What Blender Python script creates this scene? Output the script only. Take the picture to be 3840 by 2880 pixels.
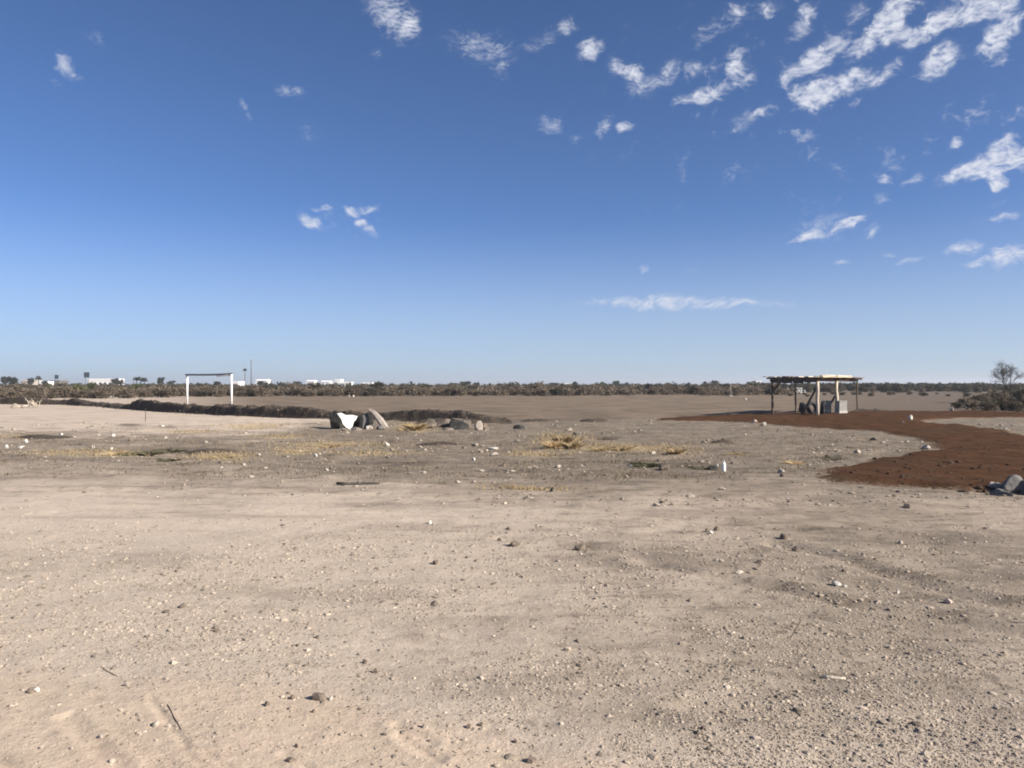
import bpy, math, random
import numpy as np
from mathutils import Vector, Matrix, noise as mnoise

for o in list(bpy.data.objects):
    bpy.data.objects.remove(o)
scene = bpy.context.scene
C = scene.collection
R = math.radians

# ------------------------------------------------------------------ camera
H = 1.70            # eye height, m
F = 2950.0          # focal length in photo pixels (3840 wide)
CX, CY = 1920.0, 1440.0
cam_d = bpy.data.cameras.new('camera')
cam = bpy.data.objects.new('camera', cam_d)
C.objects.link(cam)
cam.location = (0, 0, H)
cam.rotation_euler = (R(90), 0, 0)
cam_d.sensor_width = 36.0
cam_d.lens = 36.0 * F / 3840.0
cam_d.clip_start = 0.05
cam_d.clip_end = 30000
scene.camera = cam

# ------------------------------------------------------------------ light
SUN_AZ, SUN_EL = 113.0, 31.0        # degrees clockwise from the view direction, and above the horizon
SUN_STRENGTH = 4.0
SKY_STRENGTH = 0.069
EXPOSURE = 1.16
HAZE = 0.00035
CLOUD_STRENGTH = 0.39

to_sun = Vector((math.sin(R(SUN_AZ)) * math.cos(R(SUN_EL)), math.cos(R(SUN_AZ)) * math.cos(R(SUN_EL)), math.sin(R(SUN_EL))))
sun_d = bpy.data.lights.new('sun', 'SUN')
sun_d.energy = SUN_STRENGTH
sun_d.angle = R(0.53)
sun_d.color = (1.0, 0.93, 0.83)
sun = bpy.data.objects.new('sun', sun_d)
C.objects.link(sun)
sun.rotation_euler = to_sun.to_track_quat('Z', 'Y').to_euler()
sun.location = (60, -10, 40)

scene.view_settings.view_transform = 'Standard'
scene.view_settings.look = 'None'
scene.view_settings.gamma = 1.0
scene.view_settings.use_curve_mapping = False
scene.view_settings.exposure = EXPOSURE
scene.cycles.pixel_filter_type = 'BLACKMAN_HARRIS'
scene.cycles.filter_width = 1.9
scene.cycles.max_bounces = 6
scene.cycles.diffuse_bounces = 3


class NT:
    """small helper for node trees"""
    def __init__(self, tree):
        self.t = tree
        self.n = tree.nodes
        self.l = tree.links
        self.n.clear()

    def new(self, kind, ins=None, **props):
        nd = self.n.new(kind)
        for k, v in props.items():
            setattr(nd, k, v)
        if ins:
            for k, v in ins.items():
                self.put(nd.inputs[k], v)
        return nd

    def put(self, sock, v):
        if isinstance(v, bpy.types.NodeSocket):
            self.l.new(v, sock)
        elif isinstance(v, bpy.types.Node):
            self.l.new(v.outputs[0], sock)
        else:
            sock.default_value = v

    def math(self, op, a, b=0.0, c=None, clamp=False):
        nd = self.new('ShaderNodeMath', operation=op, use_clamp=clamp)
        self.put(nd.inputs[0], a)
        self.put(nd.inputs[1], b)
        if c is not None:
            self.put(nd.inputs[2], c)
        return nd.outputs[0]

    def smooth(self, v, lo, hi):
        nd = self.new('ShaderNodeMapRange', interpolation_type='SMOOTHSTEP')
        self.put(nd.inputs['Value'], v)
        nd.inputs['From Min'].default_value = lo
        nd.inputs['From Max'].default_value = hi
        return nd.outputs[0]

    def remap(self, v, a, b, c, d):
        nd = self.new('ShaderNodeMapRange')
        self.put(nd.inputs['Value'], v)
        for k, x in zip(('From Min', 'From Max', 'To Min', 'To Max'), (a, b, c, d)):
            nd.inputs[k].default_value = x
        return nd.outputs[0]

    def mix(self, f, a, b, mode='MIX'):
        nd = self.new('ShaderNodeMix', data_type='RGBA', blend_type=mode)
        self.put(nd.inputs[0], f)
        for s, v in ((nd.inputs[6], a), (nd.inputs[7], b)):
            if isinstance(v, tuple) and len(v) == 3:
                v = (*v, 1.0)
            self.put(s, v)
        return nd.outputs[2]

    def noise(self, vec, scale, detail=4.0, rough=0.55, dist=0.0):
        nd = self.new('ShaderNodeTexNoise', {'Scale': scale, 'Detail': detail, 'Roughness': rough, 'Distortion': dist})
        self.l.new(vec, nd.inputs['Vector'])
        return nd.outputs['Fac']


# ------------------------------------------------------------------ sky
world = bpy.data.worlds.new('World')
scene.world = world
world.use_nodes = True
world.cycles.sampling_method = 'MANUAL'
world.cycles.sample_map_resolution = 512
W = NT(world.node_tree)
sky = W.new('ShaderNodeTexSky', sky_type='NISHITA')
sky.sun_disc = False
sky.sun_elevation = R(SUN_EL)
sky.sun_rotation = R(SUN_AZ)
sky.altitude = 50
sky.air_density = 0.5
sky.dust_density = 0.6
sky.ozone_density = 6.5

tc = W.new('ShaderNodeTexCoord')
sep = W.new('ShaderNodeSeparateXYZ', {0: tc.outputs['Generated']})
az = W.math('ARCTAN2', sep.outputs[0], sep.outputs[1])
el = W.math('ARCSINE', sep.outputs[2])
ang = W.new('ShaderNodeCombineXYZ', {0: az, 1: el, 2: 0.0}).outputs[0]
band = W.math('MULTIPLY', W.smooth(el, 0.22, -0.02), 0.68)       # dusty air low over the plain
bg_sky = W.new('ShaderNodeBackground', {'Color': W.mix(band, sky.outputs[0], (3.4, 3.95, 4.45)), 'Strength': SKY_STRENGTH})
zz = W.math('MAXIMUM', sep.outputs[2], 0.02)
plane = W.new('ShaderNodeCombineXYZ', {0: W.math('DIVIDE', sep.outputs[0], zz), 1: W.math('DIVIDE', sep.outputs[1], zz), 2: 0.0}).outputs[0]


def pix_az_el(px, py):
    v = Vector((px - CX, F, CY - py)).normalized()
    return math.atan2(v.x, v.y), math.asin(v.z)


# clumps of high cloud: x, y, half-length, half-width, tilt, thickness (pixels of two 0.868-scale views of the photo)
K = 0.868
right = [(340, 215, 60, 50, 0, 1), (445, 280, 40, 48, 0, .8), (520, 310, 48, 38, 0, .9), (680, 330, 75, 48, 20, .55), (790, 285, 32, 32, 0, .65),
         (830, 410, 115, 36, 15, 1), (960, 255, 45, 55, 30, .65), (1015, 330, 52, 36, 20, .7), (1040, 500, 105, 38, 20, .65), (1310, 250, 155, 52, 26, 1.1),
         (1540, 170, 115, 42, 32, 1.05), (1660, 40, 95, 62, 40, 1.1), (1830, 100, 125, 48, 30, 1.1), (1670, 150, 52, 70, 60, 1), (2050, 40, 150, 52, 10, 1.2),
         (2100, 150, 115, 52, 35, 1.1), (1840, 265, 105, 55, 25, 1.1), (1440, 350, 112, 46, 20, 1), (1310, 400, 75, 55, 55, .9), (1600, 320, 92, 32, 25, .9),
         (1230, 420, 50, 50, 0, .6), (1250, 100, 85, 48, 45, .7), (850, 130, 92, 42, 35, .6), (970, 80, 62, 38, 60, .6), (1090, 40, 85, 42, 0, .5),
         (1490, 50, 52, 52, 0, .65), (150, 170, 105, 42, 25, .5), (250, 120, 42, 42, 0, .5), (170, 535, 62, 42, 10, .6), (395, 550, 55, 36, 55, .7),
         (485, 540, 42, 26, 30, .85), (275, 600, 36, 26, 0, .5), (560, 370, 85, 62, 0, .5), (1915, 640, 34, 24, 15, 1), (2110, 630, 75, 36, 25, .9),
         (2150, 690, 115, 36, 25, 1.1), (1980, 730, 165, 32, 22, 1), (2060, 745, 82, 26, 22, .9), (2105, 785, 44, 26, 15, 1), (1615, 790, 28, 22, 20, .9),
         (1730, 775, 55, 22, 25, .65), (1360, 985, 175, 50, 8, .6), (1460, 970, 65, 20, 8, .7), (1260, 1030, 65, 22, 15, .7), (1550, 1010, 42, 22, 20, .6),
         (1590, 870, 52, 22, 5, .6), (1960, 1070, 85, 32, 5, .8), (2150, 1110, 95, 48, 5, 1), (1990, 1140, 55, 20, 8, .9), (1720, 1130, 65, 16, 5, .8),
         (1640, 1095, 34, 16, 5, .6), (1420, 1135, 44, 14, 5, .6), (2160, 920, 65, 17, 8, .6), (640, 1305, 340, 32, 0, .85), (1100, 1310, 220, 20, 0, .5),
         (565, 1165, 28, 20, 10, .6), (770, 1175, 34, 14, 0, .45), (2330, 640, 150, 70, 25, 1), (2420, 150, 190, 90, 30, 1.1), (2500, 420, 140, 60, 25, .9), (2450, 900, 200, 60, 12, .9)]
left = [(1690, 70, 125, 95, -45, .85), (1790, 100, 62, 42, 60, .6), (1620, 230, 30, 30, 0, .4), (2080, 200, 155, 72, -10, .65), (2160, 310, 42, 42, 0, .4),
        (285, 275, 55, 36, -35, .8), (340, 335, 34, 22, -20, .5), (400, 180, 52, 48, 0, .38), (230, 330, 34, 22, 0, .38), (1055, 475, 42, 24, -50, .6),
        (1225, 400, 55, 26, 0, .6), (1295, 405, 28, 22, 0, .5), (1345, 570, 48, 48, 0, .38), (1340, 965, 46, 24, -30, .7), (1380, 907, 46, 16, 0, .6),
        (1515, 913, 30, 20, -20, .6), (1560, 960, 34, 17, 0, .8), (1590, 895, 52, 17, 0, .6), (1610, 1005, 34, 22, -20, .6), (1470, 950, 190, 75, 0, .3)]
blobs = [(1920 + K * x, K * y, K * a, K * b, t, i) for x, y, a, b, t, i in right] + [(K * x, K * y, K * a, K * b, t, i) for x, y, a, b, t, i in left]
total = None
wob = W.new('ShaderNodeTexNoise', {'Scale': 26.0, 'Detail': 2.0, 'Roughness': 0.6})
W.l.new(ang, wob.inputs['Vector'])
wv = W.new('ShaderNodeVectorMath', operation='SUBTRACT')
W.l.new(wob.outputs['Color'], wv.inputs[0])
wv.inputs[1].default_value = (.5, .5, .5)
ws = W.new('ShaderNodeVectorMath', operation='SCALE')
W.l.new(wv.outputs[0], ws.inputs[0])
ws.inputs['Scale'].default_value = 0.026
wa = W.new('ShaderNodeVectorMath', operation='ADD')
W.l.new(ang, wa.inputs[0])
W.l.new(ws.outputs[0], wa.inputs[1])
angw = wa.outputs[0]
quad_v = W.new('ShaderNodeCombineXYZ')
sepw = W.new('ShaderNodeSeparateXYZ', {0: angw})
W.l.new(W.math('MULTIPLY', sepw.outputs[0], sepw.outputs[0]), quad_v.inputs[0])
W.l.new(W.math('MULTIPLY', sepw.outputs[0], sepw.outputs[1]), quad_v.inputs[1])
W.l.new(W.math('MULTIPLY', sepw.outputs[1], sepw.outputs[1]), quad_v.inputs[2])
lin_v = W.new('ShaderNodeCombineXYZ', {0: sepw.outputs[0], 1: sepw.outputs[1], 2: 1.0})
for px, py, a, b, t, i in blobs:
    # one elliptical clump: i * (1 - |x|^2) written as a quadratic in azimuth and elevation
    a0, e0 = pix_az_el(px, py)
    a1, _ = pix_az_el(px + a, py)
    _, e1 = pix_az_el(px, py - b)
    sx, sy = 1.4 * abs(a1 - a0), 1.4 * abs(e1 - e0)
    c, s = math.cos(R(t)), math.sin(R(t))
    A2 = (c / sx) ** 2 + (s / sy) ** 2
    B2 = 2 * c * s * (1 / sx ** 2 - 1 / sy ** 2)
    C2 = (s / sx) ** 2 + (c / sy) ** 2
    q1 = W.new('ShaderNodeVectorMath', {0: quad_v.outputs[0], 1: (-i * A2, -i * B2, -i * C2)}, operation='DOT_PRODUCT').outputs['Value']
    q2 = W.new('ShaderNodeVectorMath', {0: lin_v.outputs[0], 1: (i * (2 * A2 * a0 + B2 * e0), i * (2 * C2 * e0 + B2 * a0), i * (1 - A2 * a0 * a0 - B2 * a0 * e0 - C2 * e0 * e0))}, operation='DOT_PRODUCT').outputs['Value']
    mx = W.math('MAXIMUM', W.math('ADD', q1, q2), 0.0)
    total = mx if total is None else W.math('ADD', total, mx)
# the same kind of cloud goes on over the parts of the sky behind and beside the camera
away = W.smooth(W.math('ABSOLUTE', az), 0.75, 1.0)
patch = W.smooth(W.noise(plane, 0.55, 2.0), 0.55, 0.75)
total = W.math('MULTIPLY_ADD', W.math('MULTIPLY', away, patch), 0.9, total)
fib = W.new('ShaderNodeMapping', {0: angw})
fib.inputs['Rotation'].default_value = (0, 0, R(-24))
fib.inputs['Scale'].default_value = (1.0, 2.0, 1.0)
n1 = W.noise(fib.outputs[0], 74.0, 4.0, 0.62)
n2 = W.noise(fib.outputs[0], 150.0, 2.0, 0.6)
# a thin field of small broken puffs between the larger clumps, over the right half of the sky and on out of frame
puffs = W.math('MULTIPLY', W.smooth(W.noise(angw, 26.0, 3.0, 0.6), 0.50, 0.68), W.math('MULTIPLY', W.smooth(az, -0.05, 0.35), W.smooth(el, 0.10, 0.30)))
total = W.math('MULTIPLY_ADD', puffs, 0.62, total)
soft = W.smooth(total, -0.05, 1.15)
grain = W.math('ADD', W.math('MULTIPLY', n1, 0.7), W.math('MULTIPLY', n2, 0.3))
body = W.smooth(W.math('MULTIPLY_ADD', soft, 0.24, grain), 0.48, 0.88)
cfac = W.math('MULTIPLY', W.math('MULTIPLY', W.math('POWER', soft, 0.95), body), 1.0)
bg_cloud = W.new('ShaderNodeBackground', {'Color': (0.86, 0.89, 1.0, 1), 'Strength': CLOUD_STRENGTH})
mixs = W.new('ShaderNodeMixShader', {0: cfac})
W.l.new(bg_sky.outputs[0], mixs.inputs[1])
W.l.new(bg_cloud.outputs[0], mixs.inputs[2])
wo = W.new('ShaderNodeOutputWorld')
W.l.new(mixs.outputs[0], wo.inputs['Surface'])

# ------------------------------------------------------------------ numbers and noise
rng = np.random.default_rng(7)
random.seed(7)


def hash2(ix, iy, s):
    h = (ix.astype(np.int64) * 374761393 + iy.astype(np.int64) * 668265263 + s * 1442695041) & 0xffffffff
    h = ((h ^ (h >> 13)) * 1274126177) & 0xffffffff
    return ((h ^ (h >> 16)) & 0xffff) / 65535.0


def vnoise(x, y, s=0):
    x = np.asarray(x, float)
    y = np.asarray(y, float)
    ix, iy = np.floor(x), np.floor(y)
    fx, fy = x - ix, y - iy
    fx = fx * fx * (3 - 2 * fx)
    fy = fy * fy * (3 - 2 * fy)
    a, b = hash2(ix, iy, s), hash2(ix + 1, iy, s)
    c, d = hash2(ix, iy + 1, s), hash2(ix + 1, iy + 1, s)
    return (a + (b - a) * fx) * (1 - fy) + (c + (d - c) * fx) * fy


def fbm(x, y, s=0, octv=4):
    t, amp, tot = 0, 1.0, 0
    for k in range(octv):
        t = t + amp * (vnoise(x * 2 ** k + 17.3 * k, y * 2 ** k - 9.1 * k, s + k) - 0.5)
        tot += amp
        amp *= 0.5
    return 2 * t / tot          # about -1..1


def sstep(v, lo, hi):
    t = np.clip((v - lo) / (hi - lo), 0, 1)
    return t * t * (3 - 2 * t)


def gp(px, py):
    """point of the level ground seen at a photo pixel"""
    d = H * F / (py - CY)
    return (px - CX) / F * d, d


def seg_dist(x, y, pts):
    best = np.full(np.shape(x), 1e9)
    for (ax, ay), (bx, by) in zip(pts[:-1], pts[1:]):
        dx, dy = bx - ax, by - ay
        L = dx * dx + dy * dy + 1e-12
        t = np.clip(((x - ax) * dx + (y - ay) * dy) / L, 0, 1)
        best = np.minimum(best, np.hypot(x - ax - t * dx, y - ay - t * dy))
    return best


ruts = [([gp(2420, 2110), gp(2640, 2160), gp(2900, 2205), gp(3150, 2260), gp(3500, 2310), gp(3900, 2390)], .11, .022),
        ([gp(2900, 2040), gp(3150, 2095), gp(3450, 2190), gp(3900, 2300)], .12, .018),
        ([gp(1900, 2020), gp(2250, 2060), gp(2600, 2125), gp(3050, 2160)], .12, .016),
        ([gp(-200, 1835), gp(500, 1838), gp(1200, 1845), gp(2000, 1890), gp(2700, 1960), gp(3900, 2090)], .16, .018),
        ([gp(-200, 1775), gp(700, 1775), gp(1400, 1800), gp(2100, 1835), gp(3000, 1880), gp(4000, 1960)], .18, .02),
        ([gp(230, 2690), gp(320, 2780), gp(430, 2880)], .025, .012), ([gp(270, 2680), gp(365, 2770), gp(480, 2880)], .025, .012),
        ([gp(560, 2620), gp(640, 2720), gp(700, 2800)], .02, .010), ([gp(-40, 2820), gp(100, 2900)], .03, .014),
        ([gp(700, 2830), gp(800, 2890)], .02, .008), ([gp(760, 2825), gp(860, 2890)], .02, .008), ([gp(1060, 2830), gp(1180, 2890)], .02, .008),
        ([gp(1480, 2730), gp(1620, 2790)], .03, .014), ([gp(1500, 2770), gp(1640, 2850)], .03, .012), ([gp(2600, 2640), gp(3100, 2700), gp(3900, 2900)], .1, .012)]


def zg(x, y):
    x = np.asarray(x, float)
    y = np.asarray(y, float)
    d = np.hypot(x, y)
    far = 1 - sstep(d, 90, 200)
    z = far * (0.05 * fbm(x / 9, y / 9, 3) * sstep(d, 4, 14) + 0.018 * fbm(x / 1.6, y / 1.6, 11, 3))
    near = 1 - sstep(d, 25, 45)
    z = z + near * 0.011 * fbm(x / 0.33, y / 0.33, 23, 3)
    strip = sstep(y, 15, 19) * (1 - sstep(y, 34, 44)) * sstep(x / np.maximum(y, 1) + .75, -.2, .1)      # churned ground before the ridge
    z = z + strip * (.045 * fbm(x / 1.3, y / .9, 53, 3) + .03 * fbm(x / .45, y / .4, 57, 2))
    for pts, w, dep in ruts:
        wob = 0.5 * w * fbm(x / .5, y / .5, 41, 2)
        q = seg_dist(x, y, pts) + wob
        dep = dep * (1.5 if w > .09 else .8)
        z = z - dep * np.exp(-(q / w) ** 2) + 0.45 * dep * np.exp(-((q - 2 * w) / w) ** 2)
    return z


def zgs(x, y):
    return float(zg(np.array([x]), np.array([y]))[0])


# ------------------------------------------------------------------ materials
def principled(name, col, rough=0.85, spec=0.25, metallic=0.0):
    m = bpy.data.materials.new(name)
    m.use_nodes = True
    T = NT(m.node_tree)
    p = T.new('ShaderNodeBsdfPrincipled', {'Roughness': rough, 'Metallic': metallic, 'Specular IOR Level': spec})
    o = T.new('ShaderNodeOutputMaterial')
    T.l.new(p.outputs[0], o.inputs['Surface'])
    if col is not None:
        p.inputs['Base Color'].default_value = (*col, 1)
    return m, T, p


def mottled(name, a, b, scale=6.0, rough=0.9, bump=0.3, bscale=None, spec=0.2, island=0.0, detail=5.0, metallic=0.0, stretch=None):
    """two-tone uneven surface with fine relief; island = brightness spread between loose pieces"""
    m, T, p = principled(name, None, rough, spec, metallic)
    tcn = T.new('ShaderNodeTexCoord')
    vec = tcn.outputs['Object']
    if stretch:
        mp = T.new('ShaderNodeMapping')
        T.l.new(vec, mp.inputs[0])
        mp.inputs['Scale'].default_value = stretch
        vec = mp.outputs[0]
    f = T.smooth(T.noise(vec, scale, detail, 0.62), 0.3, 0.7)
    col = T.mix(f, a, b)
    if island:
        geo = T.new('ShaderNodeNewGeometry')
        k = T.remap(geo.outputs['Random Per Island'], 0, 1, 1 - island, 1 + island)
        col = T.mix(1.0, col, T.new('ShaderNodeCombineXYZ', {0: k, 1: k, 2: k}).outputs[0], 'MULTIPLY')
    T.put(p.inputs['Base Color'], col)
    if bump:
        bn = T.new('ShaderNodeBump', {'Strength': bump, 'Distance': 0.02})
        T.put(bn.inputs['Height'], T.noise(vec, bscale or scale * 3, 5.0, 0.6))
        T.l.new(bn.outputs[0], p.inputs['Normal'])
    return m


def foliage(name, a, b, c, trans=0.25):
    """leaf colours vary from leaf to leaf"""
    m = bpy.data.materials.new(name)
    m.use_nodes = True
    T = NT(m.node_tree)
    geo = T.new('ShaderNodeNewGeometry')
    oi = T.new('ShaderNodeObjectInfo')
    r = T.math('FRACT', T.math('ADD', geo.outputs['Random Per Island'], oi.outputs['Random']))
    ramp = T.new('ShaderNodeValToRGB', {0: r})
    ramp.color_ramp.elements[0].color = (*a, 1)
    ramp.color_ramp.elements[1].color = (*b, 1)
    e = ramp.color_ramp.elements.new(0.55)
    e.color = (*c, 1)
    k = T.remap(oi.outputs['Random'], 0, 1, 0.78, 1.22)
    col = T.mix(1.0, ramp.outputs[0], T.new('ShaderNodeCombineXYZ', {0: k, 1: k, 2: k}).outputs[0], 'MULTIPLY')
    d = T.new('ShaderNodeBsdfDiffuse', {'Color': col})
    t = T.new('ShaderNodeBsdfTranslucent', {'Color': col})
    mx = T.new('ShaderNodeMixShader', {0: trans})
    T.l.new(d.outputs[0], mx.inputs[1])
    T.l.new(t.outputs[0], mx.inputs[2])
    o = T.new('ShaderNodeOutputMaterial')
    T.l.new(mx.outputs[0], o.inputs['Surface'])
    return m


def ground_material():
    m, T, p = principled('dry_ground', None, 0.95, 0.12)
    tcn = T.new('ShaderNodeTexCoord')
    v = tcn.outputs['Object']
    z1 = T.new('ShaderNodeVertexColor', layer_name='zone_a')
    z2 = T.new('ShaderNodeVertexColor', layer_name='zone_b')
    s1 = T.new('ShaderNodeSeparateColor', {0: z1.outputs[0]})
    s2 = T.new('ShaderNodeSeparateColor', {0: z2.outputs[0]})
    gravel, sand, rub = s1.outputs[0], s1.outputs[1], s1.outputs[2]
    straw, field, dark = s2.outputs[0], s2.outputs[1], s2.outputs[2]
    nb = T.noise(v, 0.35, 5.0, 0.6)       # metres-wide patches
    nm = T.noise(v, 2.2, 5.0, 0.65)
    nf = T.noise(v, 14.0, 6.0, 0.7)
    nx = T.noise(v, 70.0, 4.0, 0.7)
    base = T.mix(T.smooth(nm, .3, .7), (.445, .358, .275), (.520, .428, .338))
    base = T.mix(T.smooth(nb, .4, .65), base, (.480, .392, .310))
    sandc = T.mix(T.smooth(nm, .35, .7), (.480, .380, .288), (.465, .375, .278))
    sandc = T.mix(T.math('MULTIPLY', T.smooth(nb, .45, .62), .6), sandc, (.475, .350, .262))

    def edge(mask, amount=.55):
        w = T.math('MULTIPLY', T.math('SUBTRACT', T.math('ADD', T.math('MULTIPLY', nb, .4), T.math('ADD', T.math('MULTIPLY', nm, .35), T.math('MULTIPLY', nf, .25))), .5), amount * 3)
        return T.smooth(T.math('ADD', mask, w), .12, .95)
    col = T.mix(edge(sand, .45), base, sandc)
    col = T.mix(T.math('MULTIPLY', edge(gravel, .4), .5), col, T.mix(T.smooth(nx, .3, .7), (.33, .270, .210), (.48, .405, .322)))
    rubc = T.mix(T.smooth(nf, .3, .7), (.118, .094, .067), (.222, .180, .132))
    col = T.mix(T.math('MULTIPLY', edge(rub, .8), .9), col, rubc)
    fieldc = T.mix(T.smooth(nb, .38, .60), (.140, .104, .072), (.205, .156, .110))
    col = T.mix(T.smooth(field, .3, .7), col, fieldc)
    strawc = T.mix(T.smooth(nf, .3, .7), (.40, .30, .17), (.50, .39, .23))
    col = T.mix(T.math('MULTIPLY', edge(straw, .9), .6), col, strawc)
    col = T.mix(T.math('MULTIPLY', edge(dark, .9), .85), col, (.115, .090, .070))
    mp = T.new('ShaderNodeMapping')
    T.l.new(v, mp.inputs[0])
    mp.inputs['Scale'].default_value = (.30, 1.0, 1.0)
    mp.inputs['Rotation'].default_value = (0, 0, R(8))
    ns = T.noise(mp.outputs[0], .9, 6.0, .65)          # long streaks of damp and disturbed earth
    col = T.mix(T.math('MULTIPLY', T.smooth(ns, .47, .68), T.math('MULTIPLY_ADD', sand, -.55, .8)), col, T.mix(.5, col, (.10, .078, .06)))
    nsp = T.noise(v, 5.5, 3.0, .7)
    col = T.mix(T.math('MULTIPLY', T.smooth(nsp, .54, .68), T.math('MULTIPLY_ADD', rub, .8, .14)), col, (.10, .078, .06))
    nd = T.noise(mp.outputs[0], 3.4, 5.0, .68)
    col = T.mix(T.math('MULTIPLY', T.smooth(nd, .51, .65), T.math('MULTIPLY', rub, .7)), col, (.085, .066, .048))
    npale = T.noise(v, 1.7, 5.0, .7)
    col = T.mix(T.math('MULTIPLY', T.smooth(npale, .56, .70), T.math('MULTIPLY', rub, .6)), col, (.36, .295, .225))
    k = T.math('MULTIPLY', T.remap(nf, .25, .75, .86, 1.14), T.remap(nx, .2, .8, .88, 1.12))
    col = T.mix(1.0, col, T.new('ShaderNodeCombineXYZ', {0: k, 1: k, 2: k}).outputs[0], 'MULTIPLY')
    T.put(p.inputs['Base Color'], col)
    b1 = T.new('ShaderNodeBump', {'Strength': .55, 'Distance': .03})
    T.put(b1.inputs['Height'], nf)
    b2 = T.new('ShaderNodeBump', {'Strength': .5, 'Distance': .008})
    T.put(b2.inputs['Height'], nx)
    T.l.new(b1.outputs[0], b2.inputs['Normal'])
    T.l.new(b2.outputs[0], p.inputs['Normal'])
    return m


M = {}
M['ground'] = ground_material()
M['gravel'] = mottled('grey_gravel', (.235, .190, .145), (.375, .312, .245), 3.0, .92, 0, island=.42)
M['sandstone'] = mottled('pale_stone', (.32, .27, .215), (.46, .40, .33), 9.0, .85, .5, 30)
M['white_stone'] = mottled('white_stone', (.44, .40, .345), (.64, .60, .53), 9.0, .8, .4, 30)
M['pink_stone'] = mottled('pinkish_stone', (.46, .33, .27), (.58, .45, .37), 9.0, .85, .5, 30)
M['brown_stone'] = mottled('brown_stone', (.13, .10, .078), (.22, .175, .135), 9.0, .9, .6, 30)
M['grey_stone'] = mottled('grey_stone', (.09, .085, .08), (.19, .178, .165), 5.0, .88, .6, 18)
M['ridge_rock'] = mottled('earthy_rock', (.085, .068, .053), (.20, .168, .135), 4.0, .93, .9, 14)
M['black_stone'] = mottled('blackish_stone', (.018, .018, .018), (.055, .052, .046), 5.0, .85, .6, 18)
M['concrete'] = mottled('weathered_concrete', (.26, .22, .185), (.42, .365, .31), 4.0, .9, .5, 22)
M['white_panel'] = mottled('whitewashed_panel', (.55, .54, .49), (.78, .78, .73), 4.0, .7, .5, 16)
M['ridge'] = mottled('ridge_earth', (.040, .031, .024), (.080, .062, .046), 2.2, .95, 1.0, 9.0)
M['clod'] = mottled('earth_clod', (.055, .043, .033), (.10, .08, .06), 3.0, .95, .5, 20, island=.4)
M['rubble'] = mottled('rubble_stone', (.16, .130, .10), (.34, .285, .225), 3.0, .9, .3, 20, island=.5)


def soil_material():
    m, T, p = principled('dark_red_soil', None, .97, .03)
    v = T.new('ShaderNodeTexCoord').outputs['Object']
    cover = T.new('ShaderNodeSeparateColor', {0: T.new('ShaderNodeVertexColor', layer_name='cover').outputs[0]}).outputs[0]
    n0, n1, n2, n3 = T.noise(v, .45, 5.0, .6), T.noise(v, 1.8, 7.0, .65), T.noise(v, 9.0, 6.0, .7), T.noise(v, 34.0, 4.0, .7)
    col = T.mix(T.smooth(n1, .3, .7), (.052, .025, .013), (.090, .046, .024))
    col = T.mix(T.math('MULTIPLY', T.smooth(n0, .5, .68), .5), col, (.062, .044, .028))
    col = T.mix(T.math('MULTIPLY', T.smooth(n2, .54, .72), .45), col, (.115, .068, .040))
    thin = T.math('ADD', cover, T.math('MULTIPLY', T.math('SUBTRACT', T.math('ADD', T.math('MULTIPLY', n2, .5), T.math('MULTIPLY', n3, .5)), .5), 2.6))
    col = T.mix(T.smooth(thin, .55, .05), col, (.24, .185, .135))        # pale dirt mixed in where the soil thins out
    T.put(p.inputs['Base Color'], col)
    b = T.new('ShaderNodeBump', {'Strength': .9, 'Distance': .04})
    T.put(b.inputs['Height'], n2)
    T.l.new(b.outputs[0], p.inputs['Normal'])
    return m


M['red_soil'] = soil_material()
M['old_wood'] = mottled('grey_brown_wood', (.085, .066, .048), (.15, .118, .088), 6, .85, .4, 30, stretch=(1, 1, .15))
M['pale_wood'] = mottled('pale_barked_wood', (.42, .35, .265), (.58, .50, .40), 7, .85, .4, 30, stretch=(1, 1, .2))
M['roof_board'] = mottled('bleached_roof_board', (.50, .41, .29), (.66, .57, .43), 5, .85, .4, 30, island=.25)
M['brown_board'] = mottled('brown_roof_board', (.12, .075, .05), (.20, .135, .09), 5, .85, .4, 30)
M['rubber'] = mottled('black_rubber', (.012, .013, .016), (.026, .027, .032), 12, .7, .2, 40)
M['sack'] = mottled('dark_sack', (.020, .018, .022), (.045, .040, .045), 6, .8, .4, 20)
M['grey_board'] = mottled('grey_blue_board', (.17, .18, .18), (.24, .25, .25), 4, .7, .1, 20)
M['crate'] = mottled('pale_plastic', (.28, .265, .235), (.38, .36, .32), 4, .6, .1, 20)
M['white_paint'] = mottled('white_paint', (.72, .70, .66), (.84, .83, .80), 6, .5, .15, 30)
M['shaded_crossbar'] = mottled('shaded_crossbar', (.10, .12, .14), (.17, .19, .21), 6, .55, .1, 30)  # shade on the crossbar put into its colour
M['white_wall'] = mottled('white_wall', (.74, .73, .70), (.84, .83, .80), .4, .7, 0)
M['tan_wall'] = mottled('tan_wall', (.36, .31, .26), (.46, .40, .34), .4, .85, 0)
M['grey_wall'] = mottled('grey_wall', (.12, .11, .10), (.18, .165, .15), .5, .85, 0)
M['dark_roof'] = mottled('dark_roof', (.05, .05, .055), (.08, .08, .085), .6, .8, 0)
M['opening'] = mottled('dark_glass', (.02, .024, .03), (.04, .045, .05), 2, .25, 0, spec=.5)
M['dark_sign'] = mottled('dark_sign', (.018, .03, .042), (.03, .045, .06), .8, .6, 0)
M['mast'] = mottled('grey_mast', (.10, .11, .12), (.14, .15, .16), .8, .6, 0)
M['bark'] = mottled('grey_bark', (.055, .046, .038), (.10, .085, .07), 8, .9, .5, 25)
M['straw'] = foliage('dry_yellow_grass', (.58, .45, .27), (.70, .58, .39), (.52, .40, .23), .5)
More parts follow.
